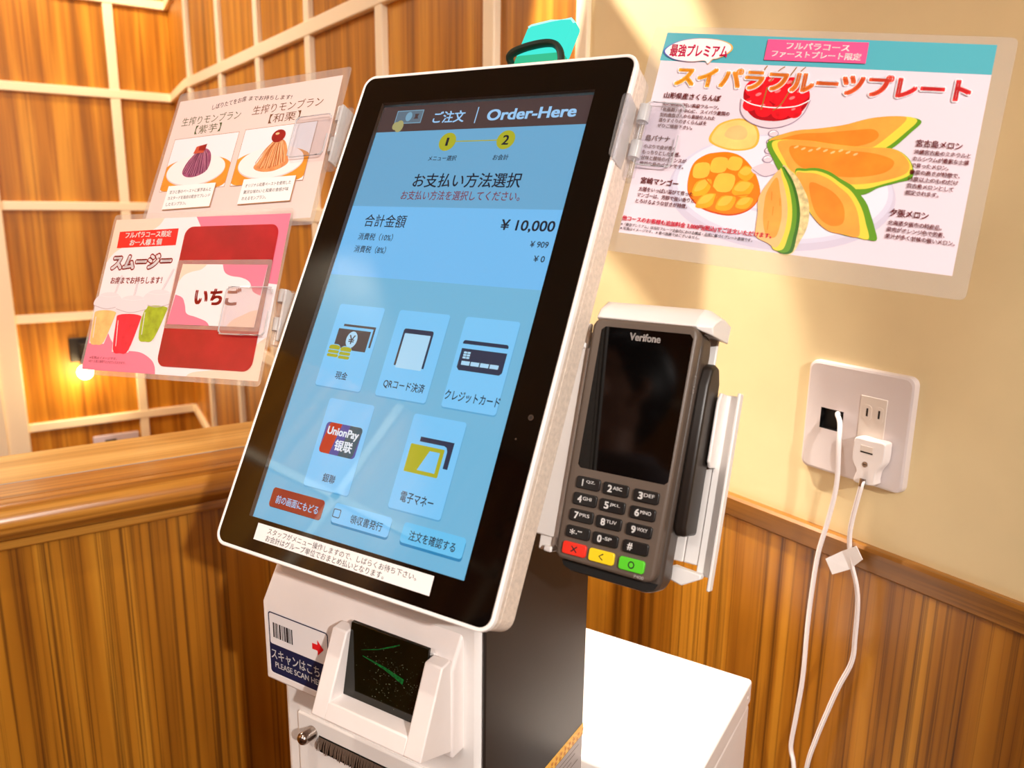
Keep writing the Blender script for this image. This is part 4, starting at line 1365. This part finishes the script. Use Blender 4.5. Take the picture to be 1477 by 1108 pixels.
a.poly([(90.8, -28.6), (60, -28.5)] + sm([(60, -28.5), (66, -22.5), (76, -18), (84, -14.5), (91.2, -13.2)], 5, False), 's_peach')
a.text('いちご', 18.0, -9.2, 68.4, 5.6, 's_maroon', 0.05)
a.build('printed_card', fla, smooth=0)
b = MB()
b.prism(mm(rrect(-12.4, -32.0, 96.4, 32.0, 2.5, 4)), -0.0003, 0.0, 'z', 'laminate')
o = b.build('card_pocket', fla, smooth=0)
o.location.z = -0.0001
o['label'] = 'clear pocket around the card'

# ---- mont blanc sheet
MO_ = frame((-0.620590, 0.527943, 0.040371), (0.99426, 0.08472, 0.06539), (-0.09714, 0.45797, 0.88365))
mob = sheet('menu_sheet', MO_, 'laminated dessert menu sheet with two mont blanc cakes, upper left behind the smoothie sheet', -0.1085, -0.0775, 0.1085, 0.0775)
P('b_paper', (232, 206, 200))
P('b_photo', (236, 230, 236))
P('b_tray', (226, 146, 52), noise=0.06)
P('b_frame', (176, 128, 92))
P('b_green', (74, 86, 48))
P('b_brown', (112, 74, 48))
P('b_ink', (70, 44, 38))
P('b_plate', (246, 232, 232))
P('b_plate_edge', (216, 196, 196))
P('b_purple', (148, 76, 108), noise=0.14, nscale=150)
P('b_purple_dark', (96, 40, 70))
P('b_purple_light', (184, 116, 140))
P('b_choc', (196, 84, 60))
P('b_chest', (226, 146, 92), noise=0.10, nscale=150)
P('b_chest_dark', (178, 98, 54))
P('b_chest_light', (246, 186, 136))
P('b_nut', (150, 36, 32), noise=0.1)
a = Art(0.012)
a.poly([(-103.5, -71), (104, -71), (100.5, 69.5), (-104.5, 68.0)], 'b_paper')
s_ = 'しぼりたてをお席までお持ちします!'
a.text(s_[:8], -55.5, 52.6, -12, 58.6, 'b_ink', 0.01, 0.10)
a.text(s_[8:], -9.0, 57.2, 45.8, 62.2, 'b_ink', 0.01, -0.10)
a.text('生搾りモンブラン', -92.6, 38.2, -14.0, 48.0, 'b_green', 0.0)
a.text('【紫芋】', -70.6, 27.2, -36.0, 36.8, 'b_green', 0.0)
a.text('生搾りモンブラン', 0.6, 40.2, 85.0, 50.2, 'b_brown', 0.0)
a.text('【和栗】', 24.6, 28.6, 61.8, 38.4, 'b_brown', 0.0)


def photo(x0, x1, y0, y1, cx, kind):
    a.poly([(x0, y0), (x1, y0), (x1, y1), (x0, y1)], 'b_frame')
    a.poly([(x0 + .5, y0 + .5), (x1 - .5, y0 + .5), (x1 - .5, y1 - .5), (x0 + .5, y1 - .5)], 'b_photo')
    # wood tray clipped to the picture
    tr = [(max(x0 + .5, min(x1 - .5, px)), max(y0 + .5, min(y1 - .5, py))) for px, py in ell(cx, -19, 52, 21, 60)]
    a.poly(tr, 'b_tray')
    a.poly(ell(cx, -13.6, 39, 16.5, 50), 'b_plate_edge')
    a.poly(ell(cx, -12.6, 38.6, 16.2, 50), 'b_plate')
    if kind == 0:
        body = sm([(cx - 17, -15), (cx - 15.5, -6), (cx - 10, 2), (cx - 3, 8), (cx + 7, 9.5), (cx + 14.5, 4), (cx + 17.5, -6), (cx + 15, -15), (cx + 4, -20), (cx - 9, -20)])
        cols_ = ('b_purple', 'b_purple_dark', 'b_purple_light')
        top = (cx + 2, 8)
    else:
        body = sm([(cx - 19, -17), (cx - 13, -8), (cx - 7, 4), (cx - 1, 10), (cx + 8, 9.5), (cx + 14, 4), (cx + 19, -8), (cx + 21, -16), (cx + 8, -22), (cx - 8, -22)])
        cols_ = ('b_chest', 'b_chest_dark', 'b_chest_light')
        top = (cx + 3, 9)
    a.poly(body, cols_[0])
    rnd = random.Random(kind)
    for i in range(26):
        t = -1 + 2 * i / 25
        e_ = (cx + t * 17.5 + rnd.uniform(-1, 1), -19 + 5 * t * t + rnd.uniform(-1.5, 1.5))
        m_ = (top[0] + (e_[0] - top[0]) * .62 + rnd.uniform(-1, 1), top[1] + (e_[1] - top[1]) * .34)
        a.line(sm([(top[0] + t * 5, top[1] - .8), m_, e_], 5, False), .8, cols_[1 + i % 2])
    if kind == 0:
        a.poly([(cx - 9, 5), (cx + 4.5, 5), (cx + 6.5, 14.5), (cx - 7, 12.5)], 'b_choc')
        a.poly([(cx - 3, 8), (cx + 6, 7.4), (cx + 6.5, 14.5), (cx - 3.5, 13)], 'b_nut')
    else:
        a.poly(ell(cx + 2, 13.5, 8.2, 6.6, 24), 'b_nut')
        a.poly(ell(cx, 16, 2.4, 1.2, 12), 'b_chest_light')


photo(-95.5, -9.0, -34, 24.0, -54, 0)
photo(-1.5, 85.2, -34.4, 24.8, 41, 1)
for x0, x1, ls in ((-83.4, -20.4, (('甘さと香のペーストに紫芋あんと', 55), ('カスタードを独自の配合でブレンド', 56), ('したモンブラン。', 27))), (14.6, 76.4, (('オリジナル和栗ペーストを使用した', 54), ('贅沢な味わいと和栗の食感が味', 53), ('わえるモンブラン。', 29)))):
    a.poly([(x0 + .8, -54.6), (x1 + 1.2, -54.4), (x1 + 1.2, -30.4), (x0 + .8, -30)], 'b_frame')
    a.poly([(x0, -53.6), (x1, -53.4), (x1, -29.2), (x0, -28.6)], 'paper_white')
    for i, (t_, w_) in enumerate(ls):
        a.text(t_, x0 + 4, -37.4 - i * 6.4, x0 + 4 + w_, -33.6 - i * 6.4, 'b_ink', 0.006)
a.build('printed_sheet', mob, smooth=0)

# ---- clear hinged sign clips


def clip(mw, label, jx0, jx1, jy0, jy1, hx0, hx1, hy0, hy1, ex0, ex1, ez, hz=0.001):
    e = empty('sign_clip', mw, label, 'clip', 'clear hinged clips holding the menu sheets')
    b = MB()
    b.prism(mm(rrect(jx0, jy0, jx1, jy1, 5, 5)), 0.0036, 0.0050, 'z', 'clear_acrylic')
    b.build('front_jaw', e)
    xe = jx0 if hx0 > jx0 else jx1
    b = MB()
    b.tube(sm([(p[0] / 1000, p[1] / 1000, 0.0051) for p in rrect(jx0, jy0, jx1, jy1, 5, 3)], 2), 0.0006, 'acrylic_edge', 6)
    b.build('jaw_edge', e)
    b = MB()
    b.prism(mm(rrect(jx0 + 3, jy0 + 3, jx1 - 3, jy1 - 3, 4, 5)), -0.0030, -0.0016, 'z', 'clear_acrylic')
    b.build('rear_jaw', e)
    cx_ = (hx0 + hx1) / 2000
    hr = (hx1 - hx0) / 2000 * 0.62
    L = (hy1 - hy0) / 4000
    for i in range(4):
        b = MB()
        y = hy0 / 1000 + L * i
        rr_ = hr * (1.0 if i % 2 else 0.86)
        b.tube([(cx_, y + 0.0006, hz), (cx_, y + L - 0.0006, hz)], rr_, 'acrylic_edge' if i % 2 else 'clear_acrylic', 16)
        b.build('hinge_knuckle', e)
    b = MB()
    b.box(min(hx0, jx0) / 1000, max(hx1, jx0) / 1000, hy0 / 1000, hy1 / 1000, -0.0023, -0.0009, 'clear_acrylic')
    xs_ = (hx1 if ex1 > hx1 else hx0) / 1000
    b.box(xs_ - 0.0012, xs_ + 0.0012, hy0 / 1000 + 0.003, hy1 / 1000 - 0.003, -0.006 if hz < 0.005 else hz, max(0.010, ez), 'acrylic_edge')
    b.build('hinge_plate', e, 0.0006)
    b = MB()
    b.prism(mm(rrect(ex0, hy0 + 4, ex1, hy1 - 4, 3, 4)), ez, ez + 0.0016, 'z', 'clear_acrylic')
    b.build('display_jaw', e)
    return e


clip(MM, 'clear hinged clip holding the fruit plate sheet at the right edge of the display', -106, -78, -26, 20, -111, -97, -38, 15, -114.5, -109.5, 0.0325, 0.010)
clip(SM_, 'clear hinged clip holding the smoothie sheet at the left edge of the display', 56, 106, -36, 6, 108, 124, -44, 5, 122, 134, 0.004)
clip(MO_, 'clear hinged clip holding the mont blanc dessert sheet at the left edge of the display', 64, 104, -13, 27, 104, 118, -27, 34, 116, 127, 0.004)


# ================================================================ the photographer, mirrored in the terminal's display
PM = Matrix.Translation((-0.64, 0.40, 0)) @ Matrix.Rotation(-math.radians(33), 4, 'Z') @ Matrix.Scale(1.045, 4)
per = empty('person', PM, 'person in grey hooded sweatshirt with short black hair, mirrored in the terminal display', 'person')
mat('skin', (206, 150, 122), 0.5, noise=0.04, nscale=30)
mat('hair_black', (20, 16, 15), 0.45, noise=0.2, nscale=160)
mat('sweat_grey', (128, 112, 118), 0.8, noise=0.05, nscale=90)
mat('trouser_dark', (44, 42, 50), 0.8, noise=0.06, nscale=90)
mat('eye_white', (236, 230, 224), 0.2)


def skin_build(mb, name, voxel, parent=per):
    o = mb.build(name, parent, smooth=180)
    r = o.modifiers.new('remesh', 'REMESH')
    r.mode = 'VOXEL'
    r.voxel_size = voxel
    r.use_smooth_shade = True
    m = o.modifiers.new('smooth', 'SMOOTH')
    m.factor = 0.5
    m.iterations = 5
    return o


def limb(mb, pts, rad, mt, flat=1.0):
    mb.tube(sm([tuple(p) for p in pts], 5, False), [r_[0] for r_ in sm([(r,) for r in rad], 5, False)], mt, 16, flat, (1, 0.2, 0))
    mb.sphere(pts[0], rad[0], mt)
    mb.sphere(pts[-1], rad[-1], mt)


bd = MB()
bd.sphere((0, 0.0, 1.500), 0.1, 'skin', 28, 18, (0.76, 0.93, 1.06))
bd.sphere((0, 0.030, 1.445), 0.06, 'skin', 22, 14, (0.86, 0.95, 1.02))
bd.sphere((0, 0.066, 1.412), 0.022, 'skin', 16, 10, (1.0, 0.8, 0.8))
limb(bd, [(0, 0.088, 1.508), (0, 0.100, 1.488), (0, 0.104, 1.474)], [0.008, 0.011, 0.013], 'skin')
for sx in (-1, 1):
    bd.sphere((sx * 0.009, 0.096, 1.470), 0.008, 'skin')
    bd.sphere((sx * 0.044, 0.066, 1.470), 0.024, 'skin')
    limb(bd, [(sx * 0.074, -0.004, 1.512), (sx * 0.083, -0.014, 1.506), (sx * 0.081, -0.012, 1.486), (sx * 0.073, -0.002, 1.468)], [0.010, 0.010, 0.009, 0.008], 'skin')
bd.sphere((0, 0.086, 1.446), 0.014, 'skin', 14, 8, (1.5, 0.6, 0.45))
bd.sphere((0, 0.084, 1.435), 0.013, 'skin', 14, 8, (1.4, 0.6, 0.5))
limb(bd, [(0, -0.012, 1.46), (0, -0.014, 1.40), (0, -0.018, 1.33)], [0.056, 0.053, 0.062], 'skin')
bd.sphere((0, -0.005, 1.20), 0.12, 'skin', 24, 16, (1.18, 0.80, 1.15))
bd.sphere((0, 0.0, 1.02), 0.12, 'skin', 24, 16, (1.04, 0.78, 1.2))
bd.sphere((0, 0.0, 0.87), 0.125, 'skin', 24, 16, (1.18, 0.84, 0.9))
for sx in (-1, 1):
    limb(bd, [(sx * 0.06, -0.012, 1.32), (sx * 0.155, -0.012, 1.285)], [0.05, 0.056], 'skin')
    limb(bd, [(sx * 0.165, -0.012, 1.28), (sx * 0.195, -0.028, 1.15), (sx * 0.208, -0.032, 1.02), (sx * 0.212, 0.0, 0.90), (sx * 0.210, 0.034, 0.795)], [0.052, 0.046, 0.039, 0.036, 0.026], 'skin')
    limb(bd, [(sx * 0.210, 0.036, 0.79), (sx * 0.207, 0.047, 0.745), (sx * 0.205, 0.052, 0.712)], [0.026, 0.033, 0.031], 'skin', 0.55)
    for i, (dy, L_, c_) in enumerate(((0.026, 0.062, 0.010), (0.009, 0.070, 0.013), (-0.008, 0.066, 0.016), (-0.024, 0.050, 0.018))):
        y0 = 0.052 + dy
        limb(bd, [(sx * 0.205, y0, 0.712), (sx * 0.203, y0 + 0.003, 0.712 - L_ * 0.45), (sx * (0.203 - c_ * 0.5), y0 + 0.004, 0.712 - L_ * 0.78), (sx * (0.203 - c_ * 1.1), y0 + 0.003, 0.712 - L_)], [0.0092, 0.0085, 0.0078, 0.0068], 'skin')
    limb(bd, [(sx * 0.204, 0.066, 0.765), (sx * 0.198, 0.092, 0.738), (sx * 0.192, 0.100, 0.712)], [0.013, 0.0105, 0.0085], 'skin')
    limb(bd, [(sx * 0.085, 0.0, 0.84), (sx * 0.092, 0.008, 0.64), (sx * 0.094, 0.006, 0.45), (sx * 0.096, -0.012, 0.33), (sx * 0.096, -0.012, 0.08)], [0.085, 0.076, 0.056, 0.054, 0.038], 'skin')
    limb(bd, [(sx * 0.097, -0.04, 0.045), (sx * 0.102, 0.05, 0.04), (sx * 0.106, 0.12, 0.028)], [0.034, 0.034, 0.026], 'skin')
skin_build(bd, 'body', 0.0045)
hr_ = MB()
hr_.sphere((0, -0.022, 1.522), 0.1, 'hair_black', 30, 18, (0.86, 0.98, 1.02))
hr_.sphere((0, -0.050, 1.478), 0.07, 'hair_black', 24, 14, (1.02, 0.75, 1.0))
for i in range(9):
    t_ = -1 + i / 4
    limb(hr_, [(t_ * 0.05, 0.03, 1.606 - abs(t_) * 0.012), (t_ * 0.064, 0.072, 1.585 - abs(t_) * 0.014), (t_ * 0.066 + 0.008, 0.088, 1.556)], [0.018, 0.015, 0.007], 'hair_black')
skin_build(hr_, 'hair', 0.006)
for sx in (-1, 1):
    e_ = MB()
    e_.sphere((sx * 0.031, 0.0795, 1.505), 0.0115, 'eye_white', 16, 12)
    e_.sphere((sx * 0.031, 0.0890, 1.505), 0.0050, 'hair_black', 12, 8, (1, 0.6, 1))
    e_.build('eye', per, smooth=180)
gg = MB()
for sx in (-1, 1):
    ring = [(sx * 0.034 + 0.025 * math.cos(a_), 0.1035, 1.502 + 0.019 * math.sin(a_)) for a_ in (2 * math.pi * i / 28 for i in range(29))]
    gg.tube(ring, 0.0016, 'black_satin', 8, 1, (0, 1, 0))
    gg.tube([(sx * 0.059, 0.1035, 1.508), (sx * 0.078, 0.07, 1.510), (sx * 0.083, 0.0, 1.512), (sx * 0.080, -0.02, 1.500)], 0.0016, 'black_satin', 8, 1, (0, 0, 1))
gg.tube([(-0.009, 0.1035, 1.506), (0, 0.106, 1.509), (0.009, 0.1035, 1.506)], 0.0016, 'black_satin', 8, 1, (0, 0, 1))
gg.build('glasses', per, smooth=180)
ho2 = MB()
ho2.sphere((0, -0.005, 1.20), 0.135, 'sweat_grey', 24, 16, (1.20, 0.86, 1.08))
ho2.sphere((0, 0.0, 1.02), 0.135, 'sweat_grey', 24, 16, (1.10, 0.86, 1.2))
ho2.sphere((0, 0.0, 0.90), 0.135, 'sweat_grey', 24, 16, (1.20, 0.90, 0.72))
for sx in (-1, 1):
    limb(ho2, [(sx * 0.05, -0.012, 1.315), (sx * 0.158, -0.012, 1.285)], [0.062, 0.068], 'sweat_grey')
    limb(ho2, [(sx * 0.165, -0.012, 1.28), (sx * 0.196, -0.028, 1.15), (sx * 0.209, -0.032, 1.02), (sx * 0.213, 0.0, 0.90), (sx * 0.211, 0.030, 0.812)], [0.066, 0.060, 0.053, 0.049, 0.037], 'sweat_grey')
rg = [(0.082 * math.cos(a_), -0.020 + 0.080 * math.sin(a_), 1.352 - 0.026 * math.sin(a_)) for a_ in (2 * math.pi * i / 30 for i in range(31))]
ho2.tube(rg, 0.026, 'sweat_grey', 12, 1, (0, 0, 1))
ho2.sphere((0, -0.115, 1.315), 0.07, 'sweat_grey', 20, 12, (1.3, 0.55, 1.05))
skin_build(ho2, 'sweatshirt', 0.009)
tr_ = MB()
tr_.sphere((0, 0.0, 0.86), 0.135, 'trouser_dark', 24, 16, (1.16, 0.86, 0.8))
for sx in (-1, 1):
    limb(tr_, [(sx * 0.085, 0.0, 0.84), (sx * 0.093, 0.008, 0.64), (sx * 0.095, 0.006, 0.45), (sx * 0.097, -0.012, 0.30), (sx * 0.097, -0.012, 0.10)], [0.094, 0.087, 0.070, 0.066, 0.058], 'trouser_dark')
skin_build(tr_, 'trousers', 0.009)
for sx in (-1, 1):
    sh_ = MB()
    limb(sh_, [(sx * 0.097, -0.045, 0.052), (sx * 0.102, 0.05, 0.048), (sx * 0.108, 0.135, 0.040)], [0.044, 0.044, 0.036], 'black_satin')
    sh_.box(sx * 0.103 - 0.042, sx * 0.103 + 0.042, -0.085, 0.165, 0.0, 0.022, 'black_satin')
    skin_build(sh_, 'shoe', 0.006)
